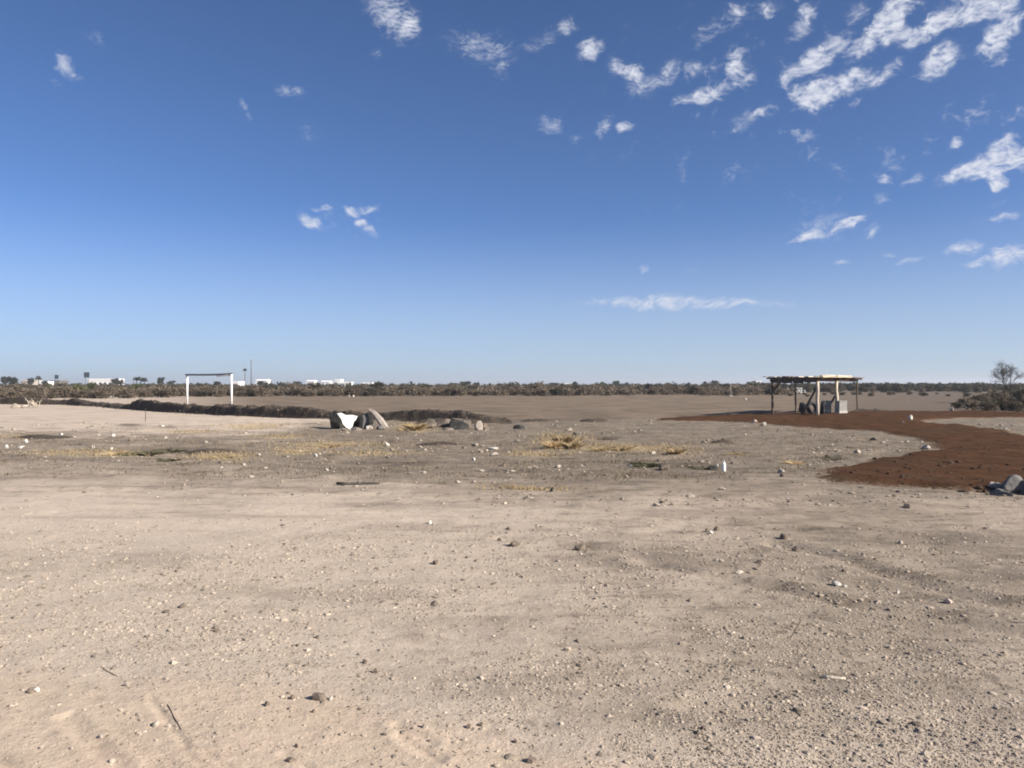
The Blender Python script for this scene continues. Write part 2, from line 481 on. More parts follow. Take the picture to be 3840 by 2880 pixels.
M['scrub_brown'] = foliage('scrub_brown', (.125, .100, .074), (.20, .162, .120), (.16, .130, .096), .3)
M['scrub_olive'] = foliage('scrub_olive', (.070, .062, .044), (.125, .108, .076), (.095, .084, .060), .3)
M['scrub_green'] = foliage('scrub_green', (.075, .085, .036), (.14, .145, .065), (.10, .11, .05), .25)
M['leaf_dark'] = foliage('dark_leaf', (.034, .038, .026), (.07, .075, .048), (.05, .054, .036), .2)
M['twig'] = foliage('bare_twig', (.09, .08, .068), (.16, .145, .125), (.12, .105, .09), .1)
M['pale_twig'] = foliage('pale_dry_twig', (.42, .36, .28), (.58, .51, .42), (.5, .43, .34), .1)
M['weed'] = foliage('dark_weed', (.10, .10, .06), (.18, .165, .10), (.14, .13, .08), .4)


# ------------------------------------------------------------------ object helpers
def new_mesh(name, V, Fc, smooth=False):
    me = bpy.data.meshes.new(name)
    V = np.asarray(V, np.float32)
    if isinstance(Fc, np.ndarray):
        n, k = Fc.shape
        me.vertices.add(len(V))
        me.vertices.foreach_set('co', V.ravel())
        me.loops.add(n * k)
        me.loops.foreach_set('vertex_index', Fc.astype(np.int32).ravel())
        me.polygons.add(n)
        me.polygons.foreach_set('loop_start', np.arange(0, n * k, k, dtype=np.int32))
        me.polygons.foreach_set('use_smooth', np.full(n, smooth))
        me.update(calc_edges=True)
    else:
        me.from_pydata([tuple(map(float, v)) for v in V], [], [tuple(int(i) for i in f) for f in Fc])
        if smooth:
            for pl in me.polygons:
                pl.use_smooth = True
        me.update()
    return me


def obj(name, me, mat=None, parent=None, loc=(0, 0, 0), rot=(0, 0, 0), scale=(1, 1, 1)):
    o = bpy.data.objects.new(name, me)
    C.objects.link(o)
    if mat is not None and me is not None and not me.materials:
        me.materials.append(mat)
    o.parent = parent
    o.location = loc
    o.rotation_euler = rot
    o.scale = scale
    return o


def tag(o, label=None, cat=None, group=None, kind=None):
    for k, v in (('label', label), ('category', cat), ('group', group), ('kind', kind)):
        if v:
            o[k] = v
    return o


class MB:
    """collects simple solids into one mesh"""
    def __init__(self):
        self.v, self.f = [], []

    def add(self, V, Fc):
        n = len(self.v)
        self.v += [tuple(v) for v in V]
        self.f += [tuple(i + n for i in f) for f in Fc]
        return self

    def box(self, c, s, rz=0.0, tilt=None):
        mt = Matrix.Rotation(rz, 3, 'Z')
        if tilt is not None:
            mt = mt @ tilt
        V = []
        for z in (-.5, .5):
            for x, y in ((-.5, -.5), (.5, -.5), (.5, .5), (-.5, .5)):
                p = mt @ Vector((x * s[0], y * s[1], z * s[2]))
                V.append((p.x + c[0], p.y + c[1], p.z + c[2]))
        return self.add(V, [(0, 3, 2, 1), (4, 5, 6, 7), (0, 1, 5, 4), (1, 2, 6, 5), (2, 3, 7, 6), (3, 0, 4, 7)])

    def tube(self, pts, rad, n=8):
        """round pole through the points; rad is one radius or one per point"""
        pts = [Vector(p) for p in pts]
        rs = rad if isinstance(rad, (list, tuple)) else [rad] * len(pts)
        V, Fc = [], []
        for i, p in enumerate(pts):
            d = (pts[min(i + 1, len(pts) - 1)] - pts[max(i - 1, 0)]).normalized()
            u = d.cross(Vector((0, 0, 1)) if abs(d.z) < .9 else Vector((1, 0, 0))).normalized()
            w = d.cross(u)
            for k in range(n):
                a = 2 * math.pi * k / n
                q = p + (u * math.cos(a) + w * math.sin(a)) * rs[i]
                V.append(tuple(q))
        for i in range(len(pts) - 1):
            for k in range(n):
                Fc.append((i * n + k, i * n + (k + 1) % n, (i + 1) * n + (k + 1) % n, (i + 1) * n + k))
        Fc.append(tuple(range(n - 1, -1, -1)))
        Fc.append(tuple((len(pts) - 1) * n + k for k in range(n)))
        return self.add(V, Fc)

    def build(self, name, mat, parent=None, smooth=False, loc=(0, 0, 0), rot=(0, 0, 0)):
        return obj(name, new_mesh(name, self.v, self.f, smooth), mat, parent, loc, rot)


def empty(name, loc, rz=0.0):
    return obj(name, None, None, None, loc, (0, 0, rz))


PHI = (1 + 5 ** .5) / 2
ICO_V = np.array([(-1, PHI, 0), (1, PHI, 0), (-1, -PHI, 0), (1, -PHI, 0), (0, -1, PHI), (0, 1, PHI), (0, -1, -PHI), (0, 1, -PHI), (PHI, 0, -1), (PHI, 0, 1), (-PHI, 0, -1), (-PHI, 0, 1)], float) / math.hypot(1, PHI)
ICO_F = np.array([(0, 11, 5), (0, 5, 1), (0, 1, 7), (0, 7, 10), (0, 10, 11), (1, 5, 9), (5, 11, 4), (11, 10, 2), (10, 7, 6), (7, 1, 8), (3, 9, 4), (3, 4, 2), (3, 2, 6), (3, 6, 8), (3, 8, 9), (4, 9, 5), (2, 4, 11), (6, 2, 10), (8, 6, 7), (9, 8, 1)])


def subdivide(V, Fc):
    V = [Vector(v) for v in V]
    cache, out = {}, []

    def mid(a, b):
        k = (min(a, b), max(a, b))
        if k not in cache:
            cache[k] = len(V)
            V.append(((V[a] + V[b]) / 2).normalized())
        return cache[k]
    for a, b, c in Fc:
        ab, bc, ca = mid(a, b), mid(b, c), mid(c, a)
        out += [(a, ab, ca), (b, bc, ab), (c, ca, bc), (ab, bc, ca)]
    return V, out


SPH1 = subdivide(ICO_V, ICO_F)
SPH2 = subdivide(*SPH1)
SPH3 = subdivide(*SPH2)


def rock_mesh(seed, sx, sy, sz, rough=.35, lvl=SPH2, cuts=7):
    """angular stone: a lumpy ball cut by a few planes; its base is at z = 0, sunk a little"""
    rr = random.Random(seed)
    planes = []
    for _ in range(cuts):
        n = Vector((rr.gauss(0, 1), rr.gauss(0, 1), rr.gauss(0, .8))).normalized()
        planes.append((n, rr.uniform(.45, .82)))
    off = Vector((rr.uniform(0, 50), rr.uniform(0, 50), rr.uniform(0, 50)))
    V = []
    for v in lvl[0]:
        p = Vector(v) * (1 + rough * mnoise.noise(Vector(v) * 1.3 + off) + .3 * rough * mnoise.noise(Vector(v) * 3.7 + off))
        for n, d in planes:
            e = p.dot(n) - d
            if e > 0:
                p -= n * e * .9
        V.append((p.x * sx, p.y * sy, (p.z + .62) * sz))
    return new_mesh('rock', V, [tuple(f) for f in lvl[1]])


def scatter_mesh(name, P, rad, seed, mat, flat=.65, jitter=.3):
    """thousands of small stones as one mesh: P = positions, rad = radii"""
    g = np.random.default_rng(seed)
    n = len(P)
    J = ICO_V[None] * (1 + jitter * (g.random((n, 12, 1)) - .5) * 2)
    sc = np.stack([g.uniform(.75, 1.35, n), g.uniform(.75, 1.35, n), flat * g.uniform(.7, 1.25, n)], 1) * rad[:, None]
    J = J * sc[:, None, :]
    a = g.uniform(0, 2 * np.pi, n)
    ca, sa = np.cos(a)[:, None], np.sin(a)[:, None]
    X = J[..., 0] * ca - J[..., 1] * sa
    Y = J[..., 0] * sa + J[..., 1] * ca
    V = np.stack([X, Y, J[..., 2]], -1) + P[:, None, :]
    Fc = (ICO_F[None] + (np.arange(n) * 12)[:, None, None]).reshape(-1, 3)
    return obj(name, new_mesh(name, V.reshape(-1, 3), Fc), mat)


def leaf_cloud(n, lobes, size, seed, flat=0.0, shell=.55):
    """n leaf-sized quads spread through a set of lobes (centre, radii)"""
    g = np.random.default_rng(seed)
    wts = np.array([l[1][0] * l[1][1] * l[1][2] for l in lobes]) ** .7
    idx = g.choice(len(lobes), n, p=wts / wts.sum())
    cen = np.array([l[0] for l in lobes])[idx]
    rad = np.array([l[1] for l in lobes])[idx]
    d = g.normal(size=(n, 3))
    d /= np.linalg.norm(d, axis=1)[:, None]
    r = (g.random(n) ** shell)[:, None]
    P = cen + d * r * rad
    u = g.normal(size=(n, 3))
    u[:, 2] *= (1 - flat)
    u /= np.linalg.norm(u, axis=1)[:, None]
    w = np.cross(u, g.normal(size=(n, 3)))
    w /= np.linalg.norm(w, axis=1)[:, None]
    s = size * g.uniform(.5, 1.4, n)[:, None]
    t = s * g.uniform(.4, .8, n)[:, None]
    V = np.stack([P - u * s, P - w * t * .6, P + u * s, P + w * t], 1)
    V[..., 2] = np.maximum(V[..., 2], 0.0)
    return V.reshape(-1, 3), np.arange(n * 4).reshape(-1, 4)


def lumpy(w, d, h, k, seed, base=.15):
    rr = random.Random(seed)
    L = []
    for _ in range(k):
        a = rr.uniform(0, 6.28)
        q = rr.random() ** .6
        L.append(((math.cos(a) * q * w * .33, math.sin(a) * q * d * .33, h * rr.uniform(.3, .72)), (w * rr.uniform(.14, .26), d * rr.uniform(.14, .26), h * rr.uniform(.16, .28))))
    L.append(((0, 0, h * .4), (w * .36, d * .36, h * .34)))
    L.append(((0, 0, h * base), (w * .42, d * .42, h * .16)))
    return L


# ------------------------------------------------------------------ the ground
def pixel_of(x, y):
    yy = np.maximum(y, .6)
    return CX + F * x / yy, CY + F * H / yy


def blob(px, py, cx, cy, rx, ry):
    return np.exp(-(((px - cx) / rx) ** 2 + ((py - cy) / ry) ** 2))


dark_spots = [(120, 1642, 150, 10), (620, 1693, 120, 9), (770, 1688, 120, 10), (1640, 1660, 110, 9), (1460, 1655, 60, 7), (2710, 1655, 60, 8), (2560, 1742, 200, 13), (2420, 1740, 80, 10),
              (2740, 1757, 60, 10), (1350, 1818, 90, 6), (3130, 1717, 60, 7), (2040, 1578, 260, 8), (2250, 1640, 90, 8), (1790, 1640, 60, 8), (480, 1595, 60, 6), (640, 1605, 50, 6),
              (1900, 1860, 130, 14), (2300, 1880, 260, 18), (1500, 1735, 200, 13), (2880, 2060, 110, 14), (3560, 2010, 120, 22), (2700, 1905, 160, 14), (2200, 2045, 130, 12), (3020, 2600, 180, 35),
              (3440, 2640, 150, 45), (1900, 1760, 220, 14), (1550, 2390, 90, 30), (3760, 2140, 120, 40)]
straw_spots = [(2110, 1655, 75, 26), (2330, 1680, 210, 18), (2530, 1690, 60, 16), (1555, 1604, 70, 18), (1250, 1668, 190, 14), (420, 1702, 110, 12), (210, 1700, 110, 10), (830, 1710, 120, 16), (1120, 1690, 110, 12),
               (950, 1600, 120, 12), (1050, 1640, 100, 10), (2000, 1700, 110, 10), (1400, 1700, 130, 10), (60, 1640, 70, 8), (1990, 1835, 120, 7), (720, 1620, 100, 8)]


def zones(x, y):
    px, py = pixel_of(x, y)
    behind = y < 1.2
    wig = fbm(x / 1.1, y / 1.1, 61, 3)
    line = np.interp(px, [-600, 0, 700, 1300, 1700, 2300, 2800, 4500], [2450, 2510, 2545, 2610, 2730, 2860, 3100, 3600])
    sand = np.clip(.5 + (py - line) / 150 + .35 * wig, 0, 1)
    sand = np.where(behind, .8, sand)
    gravel = sstep(py, 1900, 2080) * (1 - sand) + .35 * blob(px, py, 760, 2660, 220, 60)
    rub = sstep(py + 35 * wig + 85 * sstep(px, 900, 1700), 1575, 1665) * (1 - sstep(py + 45 * wig - .02 * (px - 1000), 1680, 2010)) * (.78 + .22 * sstep(px, 500, 2000))
    rub = np.maximum(rub, .62 * sstep(px, 500, 3300) * sstep(py, 1590, 1640) * (1 - sstep(py, 2500, 3000)))  # darker towards the right: the left-right light falloff put into the soil colour
    # the sports field beyond the ridge and the dark soil
    fy = np.interp(px, [-2000, 0, 440, 960, 1600, 2100, 2500, 2850, 3300, 3840, 6000], [1506, 1506, 1520, 1550, 1570, 1578, 1568, 1556, 1546, 1550, 1553])
    field = np.where(py < fy, 1.0, 0.0) * np.where(behind, 0, 1) * (.35 + .65 * sstep(px, 300, 1700))
    straw = np.zeros_like(px)
    for s in straw_spots:
        straw = np.maximum(straw, 1.0 * blob(px, py, *s))
    dark = .66 * sstep(px, 2700, 3500) * np.where((py < 1546) & (y > 5), 1.0, 0.0)
    for s in dark_spots:
        dark = np.maximum(dark, (.85 if s[1] < 1780 else .50) * blob(px, py, *s))
    return gravel, sand, rub, straw, field, dark


radii = np.concatenate([[0.0], np.geomspace(.6, 3.0, 14)[:-1], np.geomspace(3.0, 60, 470)[:-1], np.geomspace(60, 300, 60)[:-1], np.geomspace(300, 3500, 20)])
fine = np.radians(np.linspace(-43, 43, 400))
coarse = np.radians(np.linspace(43, 317, 92))[1:-1]
angs = np.concatenate([fine, coarse])
A, Rr = np.meshgrid(angs, radii)
GX, GY = Rr * np.sin(A), Rr * np.cos(A)
GZ = zg(GX, GY)
na, nr = len(angs), len(radii)
ii, jj = np.meshgrid(np.arange(nr - 1), np.arange(na), indexing='ij')
j2 = (jj + 1) % na
quads = np.stack([ii * na + jj, (ii + 1) * na + jj, (ii + 1) * na + j2, ii * na + j2], -1).reshape(-1, 4)[:, ::-1]
me = new_mesh('ground', np.stack([GX, GY, GZ], -1).reshape(-1, 3), quads, True)
g_, s_, r_, st_, f_, d_ = [a.ravel() for a in zones(GX, GY)]
for nm, (a, b, c) in (('zone_a', (g_, s_, r_)), ('zone_b', (st_, f_, d_))):
    at = me.color_attributes.new(nm, 'FLOAT_COLOR', 'POINT')
    at.data.foreach_set('color', np.stack([a, b, c, np.ones_like(a)], -1).astype(np.float32).ravel())
tag(obj('ground', me, M['ground']), kind='structure')

# low windrow of turned earth along the near side of the field
ridge_px = [(-500, 1508, .30), (0, 1516, .42), (250, 1519, .40), (380, 1527, .22), (440, 1534, .28), (500, 1538, .62), (560, 1543, .46), (700, 1551, .44), (960, 1564, .44), (1250, 1575, .40), (1500, 1580, .36), (1620, 1583, .40), (1760, 1588, .36), (1850, 1592, .20), (1960, 1590, .07)]
rp = np.array([gp(a, b) for a, b, _ in ridge_px])
seg = np.concatenate([[0], np.cumsum(np.hypot(*np.diff(rp, axis=0).T))])
tt = np.arange(0, seg[-1], .11)
cx_, cy_ = np.interp(tt, seg, rp[:, 0]), np.interp(tt, seg, rp[:, 1])
hh = np.interp(tt, seg, [h for *_, h in ridge_px])
kx = np.ones(31) / 31
cx_ = np.convolve(np.pad(cx_, 15, 'edge'), kx, 'valid')
cy_ = np.convolve(np.pad(cy_, 15, 'edge'), kx, 'valid')
tx, ty = np.gradient(cx_), np.gradient(cy_)
tl = np.hypot(tx, ty)
nx_, ny_ = -ty / tl, tx / tl
if ny_.mean() < 0:
    nx_, ny_ = -nx_, -ny_
ss = np.linspace(-.15, 1.9, 26)
S, TT = np.meshgrid(ss, tt)
RX = cx_[:, None] + nx_[:, None] * S
RY = cy_[:, None] + ny_[:, None] * S
prof = sstep(S, -.12, .28) * (1 - sstep(S, .75, 1.85))
lump = fbm(RX / .55, RY / .55, 71, 4)
big = fbm(TT / 2.3, S / 3, 77, 2)
RZ = zg(RX, RY) + 1.05 * hh[:, None] * prof * (1.05 + .34 * big + .24 * lump) + .05 * lump * prof - .02
n1_, n2_ = S.shape
ii, jj = np.meshgrid(np.arange(n1_ - 1), np.arange(n2_ - 1), indexing='ij')
q = np.stack([ii * n2_ + jj, ii * n2_ + jj + 1, (ii + 1) * n2_ + jj + 1, (ii + 1) * n2_ + jj], -1).reshape(-1, 4)
tag(obj('earth_ridge', new_mesh('earth_ridge', np.stack([RX, RY, RZ], -1).reshape(-1, 3), q[:, ::-1], False), M['ridge']), 'low rough ridge of turned brown earth along the field edge', kind='structure')


def ridge_top(k, s):
    """point on the ridge: k along (0..1), s across"""
    i = int(k * (n1_ - 1))
    j = int(np.clip((s + .15) / 2.05 * (n2_ - 1), 0, n2_ - 1))
    return RX[i, j], RY[i, j], RZ[i, j]


# sheet of dark red soil spread to the right, in an S-bend
soil_px = [(2460, 1570), (2600, 1564), (2800, 1554), (3050, 1553), (3250, 1543), (3450, 1546), (3700, 1549), (3840, 1552), (4300, 1555), (4300, 1568), (3840, 1567), (3600, 1570), (3455, 1576), (3500, 1590),
           (3650, 1600), (3760, 1612), (3840, 1626), (4050, 1680), (4250, 1760), (4200, 1830), (3950, 1852), (3600, 1838), (3300, 1822), (3100, 1806), (3035, 1793), (3090, 1768), (3250, 1727), (3400, 1702), (3470, 1692),
           (3510, 1680), (3490, 1665), (3420, 1645), (3350, 1630), (3230, 1612), (3000, 1602), (2850, 1588), (2600, 1580), (2460, 1576)]
sp = np.array([gp(*p) for p in soil_px])
gx = np.arange(sp[:, 0].min() - 1, sp[:, 0].max() + 1, .17)
gy = np.arange(sp[:, 1].min() - 1, sp[:, 1].max() + 1, .17)
SX, SY = np.meshgrid(gx, gy)
inside = np.zeros(SX.shape, bool)
loop = np.vstack([sp, sp[:1]])
for (ax, ay), (bx, by) in zip(loop[:-1], loop[1:]):
    c = (ay > SY) != (by > SY)
    xi = (bx - ax) * (SY - ay) / (by - ay + 1e-12) + ax
    inside ^= c & (SX < xi)
sd = seg_dist(SX, SY, [tuple(p) for p in loop]) * np.where(inside, 1, -1)
dq = np.hypot(SX, SY)
rag = fbm(SX / .7, SY / .7, 83, 4)
SZ = zg(SX, SY) + .085 * sstep(sd + .42 * rag + .10, -.12, .55) - .022 + .028 * fbm(SX / .45, SY / .45, 91, 3) * sstep(sd, -.1, .4)
SZ += .10 * sstep(dq, 38, 44) * sstep(sd, .1, 1.2) * (.6 + .6 * fbm(SX / 3, SY / 3, 95, 2))
keep = sd > -.5
idx = -np.ones(SX.shape, int)
idx[keep] = np.arange(keep.sum())
q = np.stack([idx[:-1, :-1], idx[:-1, 1:], idx[1:, 1:], idx[1:, :-1]], -1).reshape(-1, 4)
q = q[(q >= 0).all(1)]
SZ = np.where(keep, SZ, 0)
soil_me = new_mesh('soil_track', np.stack([SX, SY, SZ], -1)[keep], q, True)
at = soil_me.color_attributes.new('cover', 'FLOAT_COLOR', 'POINT')
cv = sstep(sd + .22 * rag, -.25, .65)[keep]
at.data.foreach_set('color', np.stack([cv, cv, cv, np.ones_like(cv)], -1).astype(np.float32).ravel())
tag(obj('soil_track', soil_me, M['red_soil']), 'curving track of dark red brown soil', kind='structure')
soil_z = SZ


def z_any(x, y):
    """height of ground or soil at a point"""
    z = zgs(x, y)
    i, j = int(round((y - gy[0]) / .17)), int(round((x - gx[0]) / .17))
    if 0 <= i < len(gy) and 0 <= j < len(gx) and keep[i, j]:
        z = max(z, float(SZ[i, j]))
    return z


def on_ground(px, py, dz=0.0):
    x, y = gp(px, py)
    return x, y, z_any(x, y) + dz


def in_soil(x, y):
    i = np.clip(np.round((y - gy[0]) / .17).astype(int), 0, len(gy) - 1)
    j = np.clip(np.round((x - gx[0]) / .17).astype(int), 0, len(gx) - 1)
    ok = (y > gy[0]) & (y < gy[-1]) & (x > gx[0]) & (x < gx[-1])
    return ok & (sd[i, j] > -.05)


# ------------------------------------------------------------------ gravel, rubble and clods: nobody could count them
def scatter_px(n, x0, x1, y0, y1, seed, power=1.0):
    g = np.random.default_rng(seed)
    px = g.uniform(x0, x1, n)
    py = y0 + (y1 - y0) * g.random(n) ** power
    d = H * F / (py - CY)
    return (px - CX) / F * d, d, g


x, y, g = scatter_px(200000, -900, 4700, 1850, 3050, 5)
gr, sa, ru, *_ = zones(x, y)
clump = sstep(fbm(x / .9, y / .9, 101, 3) + .35 * fbm(x / .25, y / .25, 107, 2), -.38, .35)
prob = np.clip(gr * (.12 + .75 * clump) + sa * .035 + .05, 0, 1)
keep_ = (g.random(len(x)) < prob) & ~in_soil(x, y)
x, y = x[keep_], y[keep_]
rad = np.clip(.0043 * np.exp(.55 * g.normal(size=len(x))) * (y / 5) ** .55, .0022, .026)
P = np.stack([x, y, zg(x, y) + rad * .05], -1)
tag(scatter_mesh('gravel', P, rad, 6, M['gravel']), 'fine grey gravel strewn over the pale dirt', 'gravel', kind='stuff')

x, y, g = scatter_px(22000, -700, 4600, 1580, 1900, 15)
gr, sa, ru, st, fi, da = zones(x, y)
clump = sstep(fbm(x / 2.2, y / 2.2, 131, 3), -.25, .35)
keep_ = (g.random(len(x)) < np.clip(.03 + .55 * ru * clump, 0, 1)) & ~in_soil(x, y)
x, y = x[keep_], y[keep_]
rad = np.clip(.019 * np.exp(.55 * g.normal(size=len(x))), .009, .08) * np.clip(y / 20, .6, 1.4)
tag(scatter_mesh('rubble', np.stack([x, y, zg(x, y) + rad * .15], -1), rad, 16, M['rubble']), 'small broken stones littering the strip before the ridge', 'rubble', kind='stuff')

n = 1700
kk, s2 = rng.random(n), rng.uniform(-.5, 1.5, n)
P = np.array([ridge_top(a, b) for a, b in zip(kk, s2)])
rad = np.clip(.036 * np.exp(.5 * rng.normal(size=n)), .015, .12)
out = s2 < -.15
P[out, 0] += nx_[(kk[out] * (n1_ - 1)).astype(int)] * (s2[out] + .15)
P[out, 1] += ny_[(kk[out] * (n1_ - 1)).astype(int)] * (s2[out] + .15)
tag(scatter_mesh('earth_clods', P, rad, 26, M['clod'], .8), 'brown earth clods lying on and along the ridge', 'clods', kind='stuff')

x, y, g = scatter_px(1500, 2100, 4600, 1545, 1850, 35)
ok = in_soil(x, y)
x, y = x[ok], y[ok]
rad = np.clip(.022 * np.exp(.5 * g.normal(size=len(x))), .01, .07)
m2 = mottled('soil_crumb', (.044, .026, .016), (.068, .042, .026), 3, .95, .3, 20, island=.3)
tag(scatter_mesh('soil_crumbs', np.stack([x, y, np.array([z_any(a, b) for a, b in zip(x, y)])], -1), rad, 36, m2), 'crumbs of dark red soil on the soil track', 'soil', kind='stuff')

# short dead grass on the yellow patches
GV, GF = [], []
g = np.random.default_rng(55)
cnt = 0
for (cx, cy, rx, ry) in straw_spots:
    nb = int(rx * ry * .15)
    px, py = cx + rx * .75 * g.normal(size=nb), cy + ry * .55 * g.normal(size=nb)
    x, y = gp(px, np.maximum(py, 1560))
    ok = ~in_soil(x, y)
    x, y = x[ok], y[ok]
    nb = len(x)
    z = zg(x, y)
    h = g.uniform(.03, .11, nb) * (1.6 if cy < 1660 and cx > 2000 and rx < 100 else 1)
    a = g.uniform(0, 6.28, nb)
    lean = h * g.uniform(.2, 1.3, nb)
    w = g.uniform(.006, .014, nb)
    base = np.stack([x, y, z - .01], -1)
    side = np.stack([-np.sin(a) * w, np.cos(a) * w, 0 * w], -1)
    mid = base + np.stack([np.cos(a) * lean * .4, np.sin(a) * lean * .4, h * .65], -1)
    tip = base + np.stack([np.cos(a) * lean, np.sin(a) * lean, h], -1)
    V = np.stack([base - side, base + side, mid + side * .7, tip, mid - side * .7], 1)
    GV.append(V.reshape(-1, 3))
    GF.append(np.arange(nb * 5).reshape(-1, 5) + cnt)
    cnt += nb * 5
tag(obj('dry_grass', new_mesh('dry_grass', np.concatenate(GV), np.concatenate(GF)), M['straw']), 'sparse short dead grass on the yellowed patches', 'grass', kind='stuff')

# dead brown stubble standing in loose clumps over the churned strip
g = np.random.default_rng(77)
cl_x, cl_y, _ = scatter_px(420, -500, 4300, 1592, 1800, 78)
okc = ~in_soil(cl_x, cl_y) & (g.random(420) < zones(cl_x, cl_y)[2] + .15)
cl_x, cl_y = cl_x[okc], cl_y[okc]
nb = 34
x = np.repeat(cl_x, nb) + g.normal(size=len(cl_x) * nb) * np.repeat(g.uniform(.10, .55, len(cl_x)), nb)
y = np.repeat(cl_y, nb) + g.normal(size=len(cl_x) * nb) * np.repeat(g.uniform(.08, .30, len(cl_x)), nb)
n = len(x)
h, a, w = g.uniform(.015, .07, n), g.uniform(0, 6.28, n), g.uniform(.004, .010, n)
lean = h * g.uniform(.3, 1.6, n)
base = np.stack([x, y, zg(x, y) - .006], -1)
side = np.stack([-np.sin(a) * w, np.cos(a) * w, 0 * w], -1)
tip = base + np.stack([np.cos(a) * lean, np.sin(a) * lean, h], -1)
V = np.stack([base - side, base + side, tip + side * .4, tip - side * .4], 1).reshape(-1, 3)
M['stubble'] = foliage('dead_stubble', (.13, .105, .072), (.34, .27, .17), (.21, .168, .11), .35)
tag(obj('dead_stubble', new_mesh('dead_stubble', V, np.arange(n * 4).reshape(-1, 4)), M['stubble']), 'dead brown stubble in loose clumps on the churned strip', 'stubble', kind='stuff')

# ------------------------------------------------------------------ the goal
gl = Vector((*gp(702, 1520), 0))
gr_ = Vector((*gp(868, 1526), 0))
for v in (gl, gr_):
    v.z = zgs(v.x, v.y)
root = empty('football_goal', gl)
tag(root, 'white football goal frame without a net beyond the earth ridge', 'goal')
dv = gr_ - gl
HG = 2.42
MB().tube([(0, 0, -.05), (0, 0, HG - .06)], .075, 12).build('post', M['white_paint'], root, True)
MB().tube([(dv.x, dv.y, dv.z - .05), (dv.x, dv.y, HG - .02)], .08, 12).build('post', M['white_paint'], root, True)
u = dv.normalized()
cb = MB().tube([tuple(-u * .22 + Vector((0, 0, HG))), tuple(dv * .35 + Vector((0, 0, HG - .02))), tuple(dv * .7 + Vector((0, 0, HG - .01))), tuple(dv * 1.0 + u * .08 + Vector((0, 0, HG + .06)))], .07, 12).build('crossbar', M['shaded_crossbar'], root, True)
tag(cb, 'crossbar with its shade put in as grey colour')
MB().tube([tuple(dv * .70 + Vector((0, 0, HG - .13))), tuple(dv * .82 + Vector((0, 0, HG - .075))), tuple(dv * .985 + Vector((0, 0, HG - .065)))], .065, 12).build('crossbar_light_end', M['white_paint'], root, True)  # added white pipe standing in for the crossbar's lighter right end

# ------------------------------------------------------------------ the shelter
P3 = Vector((*gp(3065, 1565), 0))
a_ = Vector((.57, .82, 0)).normalized()
b_ = Vector((-a_.y, a_.x, 0))


def along(p, d, px):
    k = (px - CX) / F
    return p + d * ((k * p.y - p.x) / (d.x - k * d.y))


P1 = along(P3, b_, 2896)
P4, P5, P2 = along(P3, a_, 3137), along(P3, a_, 3214), along(P1, a_, 2983)
LA, LB = (P5 - P3).length, (P1 - P3).length
P6 = P1 + a_ * LA
base_z = z_any(P3.x, P3.y)
shed = empty('bench_shelter', (P3.x, P3.y, base_z), math.atan2(a_.y, a_.x))   # local x along the long side, local y to the shaded side
tag(shed, 'rough open shelter of wooden poles with a flat board roof on the dark soil', 'shelter')


def loc_of(p):
    q_ = p - P3
    return q_.dot(a_), q_.dot(b_)


TOP = 1.72
posts = [(P1, .062, 'old_wood'), (P2, .05, 'old_wood'), (P3, .088, 'pale_wood'), (P4, .088, 'pale_wood'), (P5, .052, 'old_wood'), (P6, .06, 'old_wood')]
for i, (p, r, mt) in enumerate(posts):
    lx, ly = loc_of(p)
    rr = random.Random(i)
    zb = z_any(p.x, p.y) - base_z - .15
    pts = [(lx + rr.uniform(-.03, .03) * (k % 4 > 0), ly + rr.uniform(-.03, .03) * (k % 4 > 0), zb + (TOP - zb) * k / 4) for k in range(5)]
    MB().tube(pts, [r * rr.uniform(.88, 1.1) for _ in pts], 9).build('post', M[mt], shed, True)
rr = random.Random(3)
for ly, mt in ((0, 'brown_board'), (LB, 'old_wood')):
    pts = [(-.25 + (LA + .5) * k / 6, ly + rr.uniform(-.03, .03), TOP + .05 + rr.uniform(-.015, .015)) for k in range(7)]
    MB().tube(pts, .06, 8).build('beam', M[mt], shed, True)
for k in range(6):
    lx = .0 + LA * k / 5
    pts = [(lx + rr.uniform(-.05, .05), -.3, TOP + .16), (lx, LB * .5, TOP + .15), (lx + rr.uniform(-.05, .05), LB + .3, TOP + .155)]
    MB().tube(pts, .045, 8).build('rafter', M['old_wood' if k % 2 == 0 else 'brown_board'], shed, True)
nb_ = 13
for k in range(nb_):                      # boards laid along the roof, two or three lengths to a row
    ly = -.38 + (LB + .76) * (k + .5) / nb_
    cuts = [-.4, LA * rr.uniform(.3, .42), LA * rr.uniform(.62, .75), LA + .35]
    for c0, c1 in zip(cuts[:-1], cuts[1:]):
        if k > 0 and rr.random() < .08:
            continue
        e0, e1 = c0 + rr.uniform(-.12, .04), c1 - .02
        mt = 'brown_board' if (rr.random() < .18 or (k == 0 and c0 > LA * .6)) else 'roof_board'
        m_ = MB().box(((e0 + e1) / 2, ly + rr.uniform(-.02, .02), TOP + .225 + rr.uniform(-.004, .016)), (e1 - e0, (LB + .76) / nb_ * rr.uniform(.84, .95), .035), rr.uniform(-.008, .008))
        m_.build('roof_board', M[mt], shed)
# a ragged bundle of pale stalks on the sunlit edge
for k in range(9):
    x0 = rr.uniform(.2, LA * .55)
    ln = rr.uniform(1.2, 2.6)
    MB().tube([(x0, -.2 + rr.uniform(-.22, .3), TOP + .285), (x0 + ln * .5, -.2 + rr.uniform(-.2, .3), TOP + .30), (x0 + ln, -.2 + rr.uniform(-.2, .3), TOP + .29)], .035, 6).build('roof_pole', M['roof_board'], shed, True)
